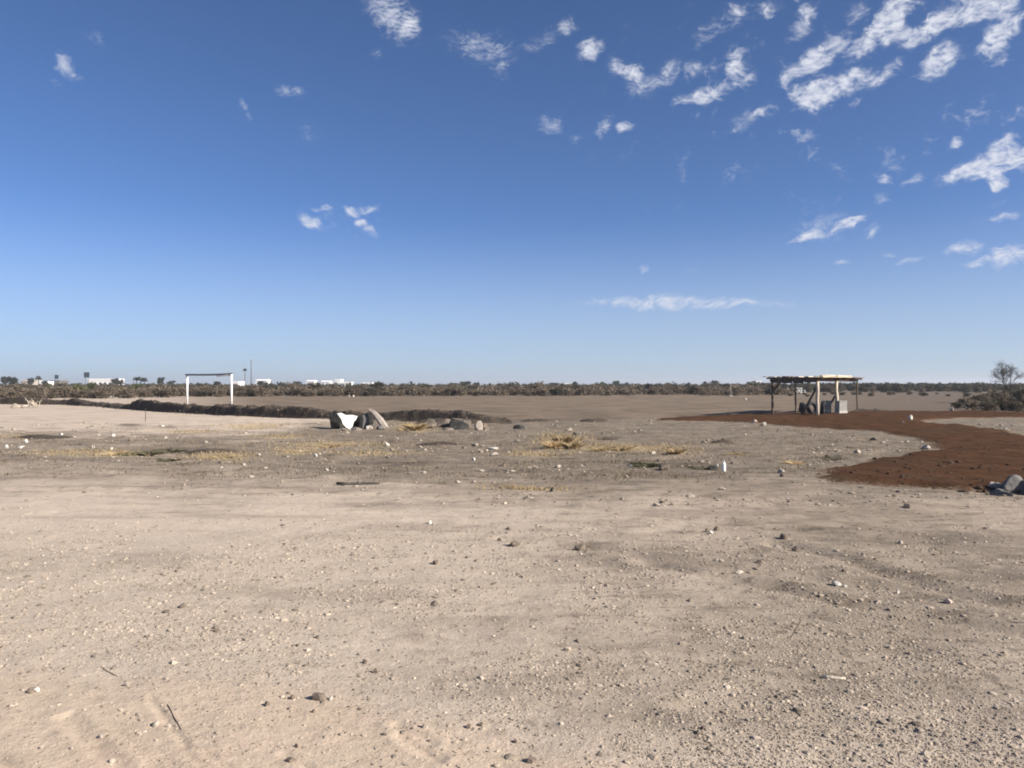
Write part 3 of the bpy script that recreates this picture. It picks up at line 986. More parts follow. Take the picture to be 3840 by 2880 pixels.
# dark boards on the short end, deepened to paint in the roof's shade
for k in range(4):
    ly = LB * (k + .5) / 4
    MB().box((-.33, ly, TOP + .075 - .03 * (k % 2)), (.03, LB / 4 * .94, .27 + .05 * (k % 3))).build('end_shade_board', M['old_wood'], shed)
for p, mt, top, run in ((P3, 'old_wood', 1.38, .78), (P4, 'old_wood', .95, .62)):
    lx, ly = loc_of(p)
    MB().tube([(lx, ly + .05, top), (lx + .02, ly + run * .5, top * .52), (lx, ly + run, -.05)], [.055, .06, .055], 8).build('brace', M[mt], shed, True)
lx, ly = loc_of(P1)
MB().tube([(lx + .05, ly - .06, TOP - .45), (lx + .1, ly - .45, TOP)], .05, 8).build('brace', M['old_wood'], shed, True)


# things kept under the shelter
def tyre(name, px, py, rz, lean, label, r=.33, w=.20):
    prof = [(r * .60, -w * .42), (r * .72, -w * .5), (r * .93, -w * .46), (r, -w * .3), (r * 1.0, w * .3), (r * .93, w * .46), (r * .72, w * .5), (r * .60, w * .42)]
    V, Fc = [], []
    n = 28
    for k in range(n):
        a = 2 * math.pi * k / n
        for q, t in prof:
            V.append((q * math.cos(a), t, r + q * math.sin(a)))
    m = len(prof)
    for k in range(n):
        for j in range(m):
            Fc.append((k * m + j, k * m + (j + 1) % m, ((k + 1) % n) * m + (j + 1) % m, ((k + 1) % n) * m + j))
    x, y, z = on_ground(px, py)
    return tag(obj(name, new_mesh(name, V, Fc, True), M['rubber'], None, (x, y, z - .02), (lean, 0, rz)), label, 'tyre')


tyre('tyre', 3082, 1561, R(62), R(8), 'black tyre standing upright just right of the nearest pale shelter post', .36, .22)
tyre('tyre', 3048, 1560, R(20), R(-12), 'black tyre leaning behind the foot of the nearest pale shelter post', .33, .20)
sx_, sy_, sz_ = on_ground(3012, 1556)
tag(obj('sack', rock_mesh(91, .33, .28, .36, .25, SPH3, 2), M['sack'], None, (sx_, sy_, sz_ - .03), (0, .18, .4)), 'dark stuffed sack slumped under the shelter left of the tyres', 'sack')
x, y, z = on_ground(3104, 1558)
root = empty('leaning_board', (x, y, z), R(-18))
tag(root, 'grey blue board propped upright between the two pale shelter posts', 'board')
tl_ = Matrix.Rotation(R(9), 3, 'X')
MB().box((0, .04, .36), (.36, .03, .72), 0, tl_).build('panel', M['grey_board'], root)
MB().box((0, .015, .62), (.37, .03, .05), 0, tl_).build('batten', M['grey_board'], root)
MB().box((0, -.018, .12), (.37, .03, .05), 0, tl_).build('batten', M['grey_board'], root)
x, y, z = on_ground(3154, 1556)
root = empty('crate', (x, y, z - .01), R(12))
tag(root, 'pale grey box standing by the right pale shelter post', 'box')
MB().box((0, 0, .33), (.46, .40, .62)).build('body', M['crate'], root)
MB().box((0, 0, .06), (.50, .44, .14)).build('base', M['white_stone'], root)
MB().box((0, 0, .665), (.49, .43, .05)).build('lid', M['crate'], root)


# ------------------------------------------------------------------ dumped debris in front of the ridge
def slab(pts_px, dist, thick, mat, name, label, cat, lean=0.0, yaw=0.0):
    """flat broken plate: outline given by photo pixels at its distance, standing on its lowest corner"""
    pts = [((px - CX) / F * dist, H + (CY - py) / F * dist) for px, py in pts_px]
    cx = sum(p[0] for p in pts) / len(pts)
    zmin = min(p[1] for p in pts)
    n = len(pts)
    V = [(x - cx, 0, z - zmin) for x, z in pts] + [(x - cx, thick, z - zmin) for x, z in pts]
    Fc = [tuple(range(n)), tuple(range(2 * n - 1, n - 1, -1))] + [(i, n + i, n + (i + 1) % n, (i + 1) % n) for i in range(n)]
    o = obj(name, new_mesh(name, V, Fc), mat, None, (cx, dist, zgs(cx, dist) + max(0, zmin) - .01), (lean, 0, yaw))
    return tag(o, label, cat)


DD = 29.6


def dpos(px, d=DD, dz=0.0):
    x = (px - CX) / F * d
    return (x, d, zgs(x, d) + dz)


def boulder(seed, px, d, w, dp, h, mat, label, rot=0.0, tilt=0.0, name='boulder', cat='boulder', sink=.06, cuts=8):
    return tag(obj(name, rock_mesh(seed, w / 1.7, dp / 1.7, h / 1.35, .35, SPH3, cuts), mat, None, dpos(px, d, -sink), (tilt, 0, rot)), label, cat)


boulder(201, 1262, 30.0, .52, .7, .66, M['black_stone'], 'blackish boulder left of the white slab in the debris pile', .3)
boulder(202, 1360, 30.3, 1.05, .8, .58, M['black_stone'], 'wide blackish boulder right of the white slab in the debris pile', -.2, cuts=14)
boulder(203, 1368, 29.7, .30, .36, .62, M['grey_stone'], 'grey green rock on top of the dark debris pile beside the white slab', .9, name='rock', cat='rock')
slab([(1266, 1552), (1281, 1549), (1298, 1559), (1320, 1558), (1341, 1563), (1336, 1575), (1327, 1584), (1322, 1602), (1312, 1614), (1298, 1606), (1286, 1592), (1282, 1576)], 29.25, .10, M['white_panel'], 'slab', 'bright white broken slab leaning on dark boulders before the ridge', 'slab', R(-14), R(14))
o = tag(obj('broken_beam', None, None, None, dpos(1452, 29.3)), 'pale broken concrete beam slanting down from the debris pile', 'beam')
s_px = DD / F
bm = MB()
pts = [(-.72, .25, .72), (-.52, .2, .60), (-.28, .1, .34), (-.05, 0, .03)]
bm.tube(pts, [.07, .095, .13, .12], 6).build('shaft', M['concrete'], o)
MB().tube([(-.30, .12, .36), (-.10, .16, .16), (.0, .16, .02)], [.05, .06, .05], 5).build('broken_end', M['concrete'], o)
boulder(205, 1388, 29.2, .22, .2, .16, M['sandstone'], 'small pale stone at the foot of the dark debris, under the beam', 0, name='stone', cat='stone', sink=.02)
boulder(206, 1378, 29.0, .16, .16, .14, M['white_stone'], 'small whitish stone touching the dark boulder, right of the white slab tip', .5, name='stone', cat='stone', sink=.02)
boulder(207, 1425, 28.9, .30, .24, .13, M['grey_stone'], 'flat grey stone under the low end of the pale beam', .5, name='stone', cat='stone', sink=.02)
boulder(208, 1335, 28.6, .34, .24, .13, M['concrete'], 'flat pale rubble piece just below the white slab', .2, name='stone', cat='stone', sink=.02)
boulder(209, 1290, 28.3, .26, .20, .12, M['concrete'], 'pale chunk below the left end of the debris pile', 1.2, name='stone', cat='stone', sink=.02)

# second heap, to the right of the first
boulder(221, 1612, 30.6, .45, .5, .38, M['ridge_rock'], 'grey brown rock at the left end of the second debris heap', .4, name='rock', cat='rock')
boulder(222, 1665, 31.2, .95, .6, .34, M['ridge_rock'], 'brown rock in the middle of the second debris heap', .1, name='rock', cat='rock')
boulder(223, 1738, 30.8, .95, .7, .42, M['ridge_rock'], 'wide grey brown boulder in the second debris heap', -.3, cuts=16)
boulder(224, 1722, 30.0, .7, .5, .40, M['black_stone'], 'blackish block in front of the wide boulder of the second heap', .2, name='rock', cat='rock')
boulder(225, 1793, 29.6, .26, .30, .38, M['concrete'], 'upright pale stone at the right end of the second debris heap', .5, name='rock', cat='rock')
boulder(226, 1822, 29.3, .24, .24, .26, M['brown_stone'], 'small dark brown rock beside the upright pale stone', .5, name='rock', cat='rock')
boulder(227, 1680, 29.2, .5, .35, .12, M['ridge_rock'], 'low flat rock in front of the second debris heap', .9, name='rock', cat='rock')
boulder(228, 1945, 29.6, .55, .3, .18, M['black_stone'], 'low black rock on its own right of the second debris heap', .1, name='rock', cat='rock')

# ------------------------------------------------------------------ single stones
# px, py of the base, width in photo pixels, material, shape (height / width), label
stones = [
    (1196, 2634, 62, 'brown_stone', .55, 'shaded side of a foreground stone left of centre, shade put in as brown'),  # shaded and sunlit side of one stone, put in as two coloured stones
    (1238, 2632, 34, 'white_stone', .7, 'sunlit side of that foreground stone, light put in as white'),
    (998, 2655, 26, 'brown_stone', .8, 'small dark stone left of the shade-dark foreground stone'),
    (1094, 2626, 28, 'brown_stone', .6, 'small brown stone between two larger dark foreground stones'),
    (1172, 2680, 20, 'brown_stone', .7, 'tiny brown stone just below the shade-dark foreground stone'),
    (112, 2600, 44, 'brown_stone', .4, 'shaded side of a stone at the far left, shade put in as brown'),  # again one stone, its shade and sunlight split into two colours
    (134, 2594, 34, 'white_stone', .7, 'sunlit side of the far left stone, light put in as white'),
    (150, 2806, 36, 'sandstone', .6, 'pale stone in the lower left corner'),
    (470, 2575, 34, 'sandstone', .6, 'pale stone on the sand among faint tyre marks'),
    (372, 2766, 40, 'sandstone', .5, 'pale stone beside the tyre marks at lower left'),
    (580, 2725, 40, 'sandstone', .7, 'pale stone in the gravel patch on the left sand'),
    (628, 2728, 30, 'sandstone', .7, 'smaller pale stone in the gravel patch on the left sand'),
    (620, 2555, 26, 'sandstone', .6, 'pale stone at the edge of sand and gravel, left'),
    (1085, 2868, 44, 'brown_stone', .45, 'brown stone cut by the bottom edge, left of centre'),
    (1110, 2808, 22, 'brown_stone', .7, 'small brown stone near the bottom edge, left of centre'),
    (415, 2850, 34, 'sandstone', .6, 'pale stone at the bottom edge, left'),
    (1755, 2740, 28, 'brown_stone', .7, 'small dark stone on the sand right of the bottom centre'),
    (1802, 2730, 30, 'brown_stone', .6, 'dark stone next to a smaller one right of the bottom centre'),
    (1592, 2745, 40, 'sandstone', .7, 'pale stone on the sand at the bottom centre'),
    (1935, 2790, 26, 'brown_stone', .6, 'small brown stone on the sand near bottom centre'),
    (1990, 2868, 50, 'brown_stone', .4, 'olive brown stone at the bottom edge right of centre'),
    (1405, 2530, 26, 'brown_stone', .8, 'small dark stone at the edge of the gravel, centre left'),
    (1370, 2492, 26, 'brown_stone', .7, 'small brown stone in the gravel, centre left'),
    (680, 2282, 34, 'brown_stone', .6, 'dark clod on the gravel at left'),
    (2620, 2758, 30, 'brown_stone', .6, 'small dark stone on the gravel near the bottom right'),
    (2640, 2742, 22, 'brown_stone', .7, 'smaller dark stone on the gravel near the bottom right'),
    (3140, 2200, 46, 'white_stone', .62, 'bright white stone on the rutted dirt at right'),
    (3172, 2204, 24, 'white_stone', .7, 'small white stone touching the bright white one at right'),
    (3170, 2150, 24, 'brown_stone', .6, 'small brown stone behind the bright white stone at right'),
    (3370, 2224, 20, 'white_stone', .9, 'small white pebble right of the bright white stone'),
    (3566, 2266, 44, 'pink_stone', .45, 'pinkish stone on the dirt at far right'),
    (3738, 2322, 38, 'sandstone', .6, 'pale stone near the right edge in the middle ground'),
    (3384, 2030, 36, 'sandstone', .5, 'pale flat stone on the smooth dirt below the soil track'),
    (3410, 1906, 48, 'brown_stone', .4, 'brown clod on the pale dirt below the soil track'),
    (2668, 2008, 32, 'white_stone', .8, 'white stone on the dirt right of centre'),
    (2655, 2000, 24, 'brown_stone', .8, 'dark stone touching the white stone right of centre'),
    (2690, 1994, 24, 'brown_stone', .9, 'small dark stone behind the white stone right of centre'),
    (2920, 2052, 40, 'sandstone', .45, 'pale flat stone among dirt clods right of centre'),
    (2945, 2030, 40, 'brown_stone', .6, 'dark clod among the pale stones right of centre'),
    (2990, 2062, 44, 'brown_stone', .5, 'dark brown clod right of the pale flat stone'),
    (2855, 2118, 46, 'brown_stone', .35, 'low brown clod in a wheel rut right of centre'),
    (2775, 2155, 54, 'sandstone', .35, 'long flat pale stone in a wheel rut right of centre'),
    (1612, 1968, 26, 'white_stone', .7, 'white stone alone on the bare dirt near the centre'),
    (1634, 2116, 34, 'brown_stone', .6, 'dark clod on the bare dirt left of centre'),
    (1932, 2054, 50, 'brown_stone', .45, 'wide dark clod on the bare dirt at the centre'),
    (1872, 2030, 28, 'brown_stone', .5, 'small clod behind the wide dark clod at the centre'),
    (1908, 1990, 22, 'brown_stone', .7, 'small round clod on the dirt at the centre'),
    (2180, 2066, 66, 'brown_stone', .35, 'long low dark clod right of the centre'),
    (2075, 1848, 40, 'brown_stone', .5, 'dark clod behind the centre on the bare dirt'),
    (3480, 1686, 52, 'sandstone', .55, 'pale stone at the tip of light ground inside the soil bend'),
    (3222, 1702, 40, 'sandstone', .6, 'pale stone on the light ground left of the soil bend'),
    (2868, 1594, 26, 'white_stone', .95, 'white rock at the near edge of the soil in front of the shelter'),
    (2832, 1588, 24, 'pink_stone', .6, 'pinkish stone left of the white rock near the shelter'),
    (3418, 1577, 26, 'white_stone', 1.0, 'round white rock on the dark soil right of the shelter'),
    (3388, 1590, 14, 'sandstone', .9, 'small pale stone below the round white rock on dark soil'),
    (2366, 1744, 26, 'white_stone', .8, 'round bright white stone in the rubble strip right of centre'),
    (2500, 1762, 52, 'brown_stone', .55, 'dark brown clod right of the round bright white stone'),
    (2690, 1752, 24, 'white_stone', .8, 'white stone beside the small white bottle'),
    (2680, 1762, 50, 'black_stone', .4, 'flat black stone beside the small white bottle'),
    (2080, 1676, 22, 'white_stone', .9, 'round white stone at the foot of the tall yellow grass'),
    (2175, 1632, 20, 'white_stone', .8, 'small white stone behind the tall yellow grass'),
    (2155, 1634, 22, 'black_stone', .7, 'small black stone behind the tall yellow grass'),
    (2450, 1700, 32, 'sandstone', .6, 'pale stone on the right end of the yellow grass patch'),
    (1450, 1668, 28, 'white_stone', .7, 'white stone below the pale slanting beam'),
    (1182, 1712, 24, 'white_stone', .7, 'white stone on the dirt left below the debris pile'),
    (1852, 1680, 60, 'white_stone', .3, 'flat white stone below the second debris heap'),
    (1850, 1706, 50, 'sandstone', .35, 'flat pale stone in the rubble strip at the centre'),
    (1775, 1726, 26, 'white_stone', .7, 'white stone in the rubble strip left of centre'),
    (420, 1640, 22, 'white_stone', .8, 'white stone on the pinkish dirt at left'),
    (225, 1636, 26, 'white_stone', .7, 'white stone above the pale rubble at far left'),
    (415, 1686, 20, 'white_stone', .8, 'small white stone on the yellow patch at left'),
    (345, 1684, 22, 'white_stone', .7, 'white stone near the yellow patch at far left'),
    (20, 1682, 30, 'white_stone', .7, 'white stone in the pale rubble at the left edge'),
    (70, 1684, 40, 'white_stone', .4, 'flat white stone in the pale rubble at the left edge'),
    (95, 1660, 24, 'white_stone', .8, 'white stone behind the flat white stone at left edge'),
    (605, 1602, 28, 'white_stone', .35, 'flat white stone before the ridge at left'),
    (390, 1488, 14, 'white_stone', 1.6, 'upright white stone on the field left of the goal'),
    (417, 1494, 14, 'white_stone', 1.1, 'white stone on the field left of the goal, lower one'),
    (1308, 1488, 10, 'white_stone', 1.0, 'left one of two small white stones on the far field'),
    (1325, 1488, 10, 'white_stone', 1.0, 'right one of two small white stones on the far field'),
    (2798, 1500, 12, 'white_stone', 1.0, 'small white stone on the far field left of the shelter'),
    (3575, 1542, 24, 'sandstone', 1.0, 'pale upright rock at the far edge of the soil by olive bushes'),
    (3400, 1510, 10, 'sandstone', .8, 'small pale stone on the field right of the shelter'),
    (2350, 1792, 24, 'sandstone', .7, 'pale stone on dirt below the dark weeds'),
    (2935, 1775, 40, 'sandstone', .7, 'pale stone among dry weeds left of the soil tip'),
    (2935, 1790, 26, 'brown_stone', .7, 'dark stone just below the pale stone left of the soil tip'),
    (2710, 1836, 34, 'sandstone', .4, 'flat pale stone on bare dirt right of centre, below the bottle'),
    (2590, 1864, 60, 'sandstone', .3, 'long flat pale stone on bare dirt right of centre'),
    (1590, 1774, 34, 'sandstone', .5, 'pale stone on bare dirt left of centre'),
    (1720, 1810, 34, 'sandstone', .35, 'flat pale stone on bare dirt near the centre'),
    (940, 1790, 30, 'sandstone', .6, 'pale stone on the smooth dirt at left'),
    (1225, 1763, 28, 'sandstone', .6, 'pale stone at the front of the rubble strip, left of centre'),
]
for i, (px, py, wpx, mt, hw, label) in enumerate(stones):
    x, y, z = on_ground(px, py)
    wm = wpx / F * y * (.72 if mt in ('sandstone', 'white_stone') else .9)
    lvl = SPH3 if wpx > 40 else SPH2
    rr = random.Random(i)
    o = obj('stone', rock_mesh(500 + i, wm / 2.05, wm / 2.05 * rr.uniform(.75, 1.1), wm * hw / 1.5, .35, lvl), M[mt], None, (x, y + wm * .4, z - wm * hw * .16), (0, 0, rr.uniform(0, 3.0) if hw > .5 else rr.uniform(-.3, .3)))
    tag(o, label, 'clod' if 'clod' in label else 'stone', 'stones lying on the dry ground')

# more stones of the rubble strip, alike
g = random.Random(44)
k = 0
while k < 90:
    px, py = g.uniform(-150, 3950), 1610 + 150 * g.random() ** 1.2
    x, y = gp(px, py)
    z5 = zones(np.array([x]), np.array([y]))
    if in_soil(np.array([x]), np.array([y]))[0] or g.random() > z5[2][0] + .25:
        continue
    pale = g.random() < .45
    wm = g.uniform(.045, .115)
    o = obj('stone', rock_mesh(900 + k % 24, wm / 1.6, wm / 1.8, wm * .4, .35, SPH1), M['sandstone' if pale else 'brown_stone'], None, (x, y, zgs(x, y) - .012), (0, 0, g.uniform(0, 6)))
    where = next(t for lim, t in [(450, 'at the far left'), (900, 'near the dark weeds at left'), (1250, 'below the goal and ridge'), (1550, 'below the white slab'), (1900, 'below the second debris heap'), (2300, 'around the tall golden grass'),
                                  (2600, 'near the round bright white stone'), (2900, 'near the small white bottle'), (9999, 'left of the soil bend')] if px < lim)
    tag(o, ('small ' if wm < .065 else 'large ' if wm > .09 else '') + ('pale stone' if pale else 'dark clod') + ' in the littered strip ' + where, 'stone' if pale else 'clod', 'pale stones of the rubble strip' if pale else 'dark clods of the rubble strip')
    k += 1

# grey rocks at the right edge
for i, (px, py, w, h, mt, lb) in enumerate([(3812, 1846, .40, .22, 'grey_stone', 'large grey boulder at the right edge before the soil track'), (3742, 1838, .24, .10, 'concrete', 'pale grey rock left of the large boulder at the right edge'),
                                            (3770, 1855, .26, .10, 'grey_stone', 'flat dark grey rock in front of the boulder at the right edge'), (3880, 1850, .42, .22, 'grey_stone', 'grey boulder cut off by the right edge')]):
    x, y, z = on_ground(px, py)
    tag(obj('boulder', rock_mesh(300 + i, w / 1.7, w / 1.9, h / 1.3, .35, SPH3), M[mt], None, (x, y + .1, z - .03), (0, 0, i * 1.1)), lb, 'boulder')


# ------------------------------------------------------------------ heaps of dark earth
def heap(px, py, wpx, hpx, label, seed):
    x, y, z = on_ground(px, py)
    w, h = wpx / F * y, hpx / F * y
    n, m = 26, 14
    V, Fc = [], []
    X, Y = np.meshgrid(np.linspace(-1, 1, n), np.linspace(-1, 1, m))
    r2 = np.clip(1 - X ** 2 - Y ** 2, 0, 1)
    Z = h * np.sqrt(r2) * (.75 + .5 * fbm(X * 2 + seed, Y * 2, seed, 4)) + .18 * h * fbm(X * 5, Y * 5 + seed, seed + 3, 3) * (r2 > 0) - .03
    V = np.stack([X * w / 2, Y * w * .28, Z], -1).reshape(-1, 3)
    ii, jj = np.meshgrid(np.arange(m - 1), np.arange(n - 1), indexing='ij')
    q = np.stack([ii * n + jj, ii * n + jj + 1, (ii + 1) * n + jj + 1, (ii + 1) * n + jj], -1).reshape(-1, 4)
    tag(obj('dirt_heap', new_mesh('dirt_heap', V, q), M['ridge'], None, (x, y + w * .2, zgs(x, y)), (0, 0, 0)), label, 'dirt heap', 'low heaps of dark earth')


heap(130, 1646, 240, 14, 'long low heap of dark earth at the left edge', 1)
heap(770, 1696, 210, 16, 'dark earth heap right of the dark green weeds at left', 2)
heap(1640, 1664, 170, 14, 'low dark earth heap below the second debris heap', 3)
heap(2712, 1660, 90, 16, 'small dark earth heap in the dry ground before the shelter', 4)
heap(1700, 1590, 300, 26, 'ragged mound of dark earth around the second debris heap', 9)
heap(2230, 1582, 120, 16, 'brown earth heap near the left end of the dark soil', 5)
heap(2010, 1580, 130, 12, 'low brown earth heap right of the lone black rock', 6)
heap(3290, 1550, 190, 20, 'dark soil heap right of the shelter', 7)
heap(2280, 1648, 90, 12, 'small brown earth heap right of the tall yellow grass', 8)


# ------------------------------------------------------------------ plants and litter on the near ground
def tuft(px, py, h, n, spread, label, mat='straw', name='grass_tuft', cat='grass tuft', seed=0, group='dry grass tufts'):
    g = np.random.default_rng(seed + 700)
    x, y, z = on_ground(px, py)
    a = g.uniform(0, 6.28, n)
    r0 = spread * .35 * g.random(n)
    hh_ = h * g.uniform(.45, 1.0, n)
    ln = spread * g.uniform(.1, 1.0, n)
    w = g.uniform(.005, .011, n)
    b = np.stack([np.cos(a) * r0, np.sin(a) * r0, -.02 + 0 * a], -1)
    sd_ = np.stack([-np.sin(a) * w, np.cos(a) * w, 0 * w], -1)
    dr = np.stack([np.cos(a), np.sin(a), 0 * a], -1)
    m1 = b + dr * (ln * .35)[:, None]
    m1[:, 2] += hh_ * .6
    tp = b + dr * ln[:, None]
    tp[:, 2] += hh_
    V = np.stack([b - sd_, b + sd_, m1 + sd_ * .8, tp, m1 - sd_ * .8], 1).reshape(-1, 3)
    return tag(obj(name, new_mesh(name, V, np.arange(n * 5).reshape(-1, 5)), M[mat], None, (x, y, z)), label, cat, group)


tufts = [(2110, 1668, .34, 300, .30, 'tall tuft of golden dry grass in the rubble strip right of centre'), (2070, 1680, .24, 260, .28, 'lower golden tuft left of the tall golden grass'),
         (2145, 1682, .25, 260, .30, 'lower golden tuft right of the tall golden grass'), (1560, 1612, .30, 420, .42, 'golden dry grass tuft between the two debris heaps'), (1520, 1614, .18, 200, .3, 'short golden tuft right of the pale slanting beam'),
         (2530, 1700, .18, 220, .25, 'short golden tuft at the right end of the yellow grass'), (2330, 1690, .14, 200, .3, 'short golden tuft in the middle of the yellow grass'), (2250, 1690, .15, 200, .3, 'short golden tuft right of the tall golden grass, low on the dirt'),
         (440, 1704, .12, 180, .3, 'short golden tuft on the left yellow patch'), (1240, 1672, .12, 180, .3, 'short golden tuft below the left debris pile'), (830, 1712, .12, 180, .3, 'short golden tuft in front of the left earth heap'),
         (2980, 1740, .10, 120, .25, 'sparse dry tuft left of the soil bend'), (2760, 1700, .08, 120, .25, 'sparse dry tuft on the grey ground before the shelter')]
for i, t in enumerate(tufts):
    tuft(t[0], t[1], t[2], int(t[3] * .5), t[4] * 1.15, t[5], seed=i)
weeds = [(560, 1702, .16, 260, .34, 'dark green weed patch at left, beside the dark earth heap'), (500, 1704, .13, 200, .3, 'small dark weed left of the dark green weed patch'), (640, 1694, .13, 220, .34, 'dark weed between the green patch and the earth heap'),
         (2430, 1746, .14, 260, .30, 'dark green weed right of the round bright white stone'), (2400, 1742, .11, 180, .24, 'small dark weed touching the round bright white stone'), (3130, 1722, .08, 220, .3, 'low dark weed mat on the light ground left of the soil bend'),
         (640, 1722, .10, 160, .25, 'low dark weed below the green weed patch at left'), (2640, 1756, .09, 160, .3, 'low dark weed left of the small white bottle')]
for i, t in enumerate(weeds):
    tuft(t[0], t[1], t[2] * .8, int(t[3] * .45), t[4] * 1.3, t[5], mat='weed', name='low_weed', cat='weed', seed=40 + i, group='dark low weeds')


def stick(px0, py0, px1, py1, r, mat, label, name='stick', cat='stick', lift=.0, seed=0):
    rr = random.Random(seed)
    x0, y0, z0 = on_ground(px0, py0)
    x1, y1, z1 = on_ground(px1, py1)
    pts = []
    for k in range(5):
        t = k / 4
        bx, by = x0 + (x1 - x0) * t, y0 + (y1 - y0) * t
        pts.append((bx - x0 + rr.uniform(-.5, .5) * r, by - y0 + rr.uniform(-.5, .5) * r, z_any(bx, by) - z0 + lift + r * rr.uniform(0, .6)))
    o = MB().tube(pts, [r * q for q in (1, .95, 1.05, .9, .7)], 7).build(name, M[mat], None, True, (x0, y0, z0))
    return tag(o, label, cat)


stick(1265, 1818, 1422, 1818, .035, 'bark', 'long dark stick lying across the bare dirt left of centre', seed=1)
stick(3084, 2538, 3172, 2546, .012, 'pale_wood', 'short pale stick lying on the gravel at lower right', seed=2)
stick(2962, 2392, 3010, 2325, .0035, 'old_wood', 'thin dark twig pointing away on the gravel at right', 'twig', 'twig', seed=3)
stick(2565, 2735, 2640, 2758, .0035, 'old_wood', 'dark twig on the gravel beside small dark stones, lower right', 'twig', 'twig', seed=4)
stick(628, 2648, 680, 2738, .0025, 'old_wood', 'dark thin twig slanting over the gravel patch on the left sand', 'twig', 'twig', seed=5)
stick(385, 2505, 440, 2535, .0035, 'old_wood', 'curved thin twig at the edge of the gravel, left', 'twig', 'twig', seed=6)
stick(3095, 1716, 3172, 1716, .04, 'bark', 'dark plank lying on the light ground left of the soil bend', 'plank', 'plank', seed=7)
x, y, z = on_ground(545, 1582)
tag(MB().tube([(0, 0, -.1), (.01, 0, .3), (0, .02, .60)], [.014, .014, .012], 6).build('stake', M['bark'], None, True, (x, y, z)), 'thin dark stake standing in the dirt left of the goal', 'stake')
x, y, z = on_ground(2714, 1766)
root = empty('bottle', (x, y, z))
tag(root, 'small white bottle standing upright in the rubble strip at right', 'bottle')
MB().tube([(0, 0, -.005), (0, 0, .02), (0, 0, .13), (0, 0, .16), (0, 0, .185)], [.036, .041, .041, .03, .016], 12).build('body', M['white_paint'], root, True)
MB().tube([(0, 0, .183), (0, 0, .205)], .018, 10).build('cap', M['white_stone'], root, True)


def branch_pile(px, py, w, h, n, label, mat, seed):
    rr = random.Random(seed)
    x, y, z = on_ground(px, py)
    m_ = MB()
    for k in range(n):
        a = rr.uniform(0, 6.28)
        q = Vector((rr.uniform(-.4, .4) * w, rr.uniform(-.2, .2) * w, rr.uniform(0, .12)))
        t = q + Vector((math.cos(a) * w * rr.uniform(.2, .5), math.sin(a) * w * .3, h * rr.uniform(.1, 1)))
        mid = (q + t) / 2 + Vector((rr.uniform(-.1, .1), rr.uniform(-.1, .1), rr.uniform(0, .12)))
        m_.tube([tuple(q), tuple(mid), tuple(t)], [.03, .024, .012], 5)
    return tag(m_.build('dead_branch', M[mat], None, True, (x, y, z)), label, 'branch')


branch_pile(128, 1527, .95, .62, 16, 'bleached dead branch lying before the ridge at the left edge', 'pale_twig', 3)
branch_pile(60, 1532, 1.1, .22, 12, 'low bleached twigs on the ground at the left edge before the ridge', 'pale_twig', 5)

# ------------------------------------------------------------------ scrub and trees
protos = {}


def bush_mesh(kind, seed, w, h, n, size):
    V, Fc = leaf_cloud(n, lumpy(w, w * .9, h, 9, seed), size, seed)
    rr = random.Random(seed)
    mb = MB()
    for k in range(7):
        a = rr.uniform(0, 6.28)
        q = rr.uniform(.15, .38) * w
        mb.tube([(0, 0, -.1), (math.cos(a) * q * .5, math.sin(a) * q * .5, h * .4), (math.cos(a) * q, math.sin(a) * q, h * rr.uniform(.7, .98))], [.05, .035, .012], 4)
    n0 = len(V)
    V = np.vstack([V, np.array(mb.v)])
    quads4 = [f for f in mb.f if len(f) == 4]
    me = new_mesh('bush', V, np.vstack([Fc, np.array(quads4) + n0]))
    return me


for kind, mt in (('brown', 'scrub_brown'), ('olive', 'scrub_olive'), ('green', 'scrub_green')):
    protos[kind] = []
    for s in range(4):
        me = bush_mesh(kind, 40 + s + len(kind) * 7, 2.6, 1.7, 900, .13)
        me.materials.append(M[mt])
        protos[kind].append(me)


def bush(x, y, kind, sc, hs, label, group, g):
    o = obj('bush', protos[kind][g.randrange(4)], None, None, (x, y, zgs(x, y)), (0, 0, g.uniform(0, 6.28)), (sc, sc, sc * hs))
    return tag(o, label, 'bush', group)


sectors = [(180, 'below the tan house at far left'), (440, 'below the long white building'), (690, 'below the three palms'), (880, 'seen inside the goal frame'), (1100, 'below the tall mast'), (1420, 'below the white sheds'),
           (1680, 'right of the white sheds'), (1850, 'below the rounded central tree'), (2120, 'at the middle of the skyline'), (2420, 'below the tallest right hand tree'), (2700, 'left of the thin pale post'),
           (2890, 'between thin pale post and shelter'), (3225, 'seen through the shelter'), (3590, 'between shelter and flat roofed house'), (9999, 'by the flat roofed house')]


def sector(px):
    return next(t for lim, t in sectors if px < lim)


g = random.Random(12)
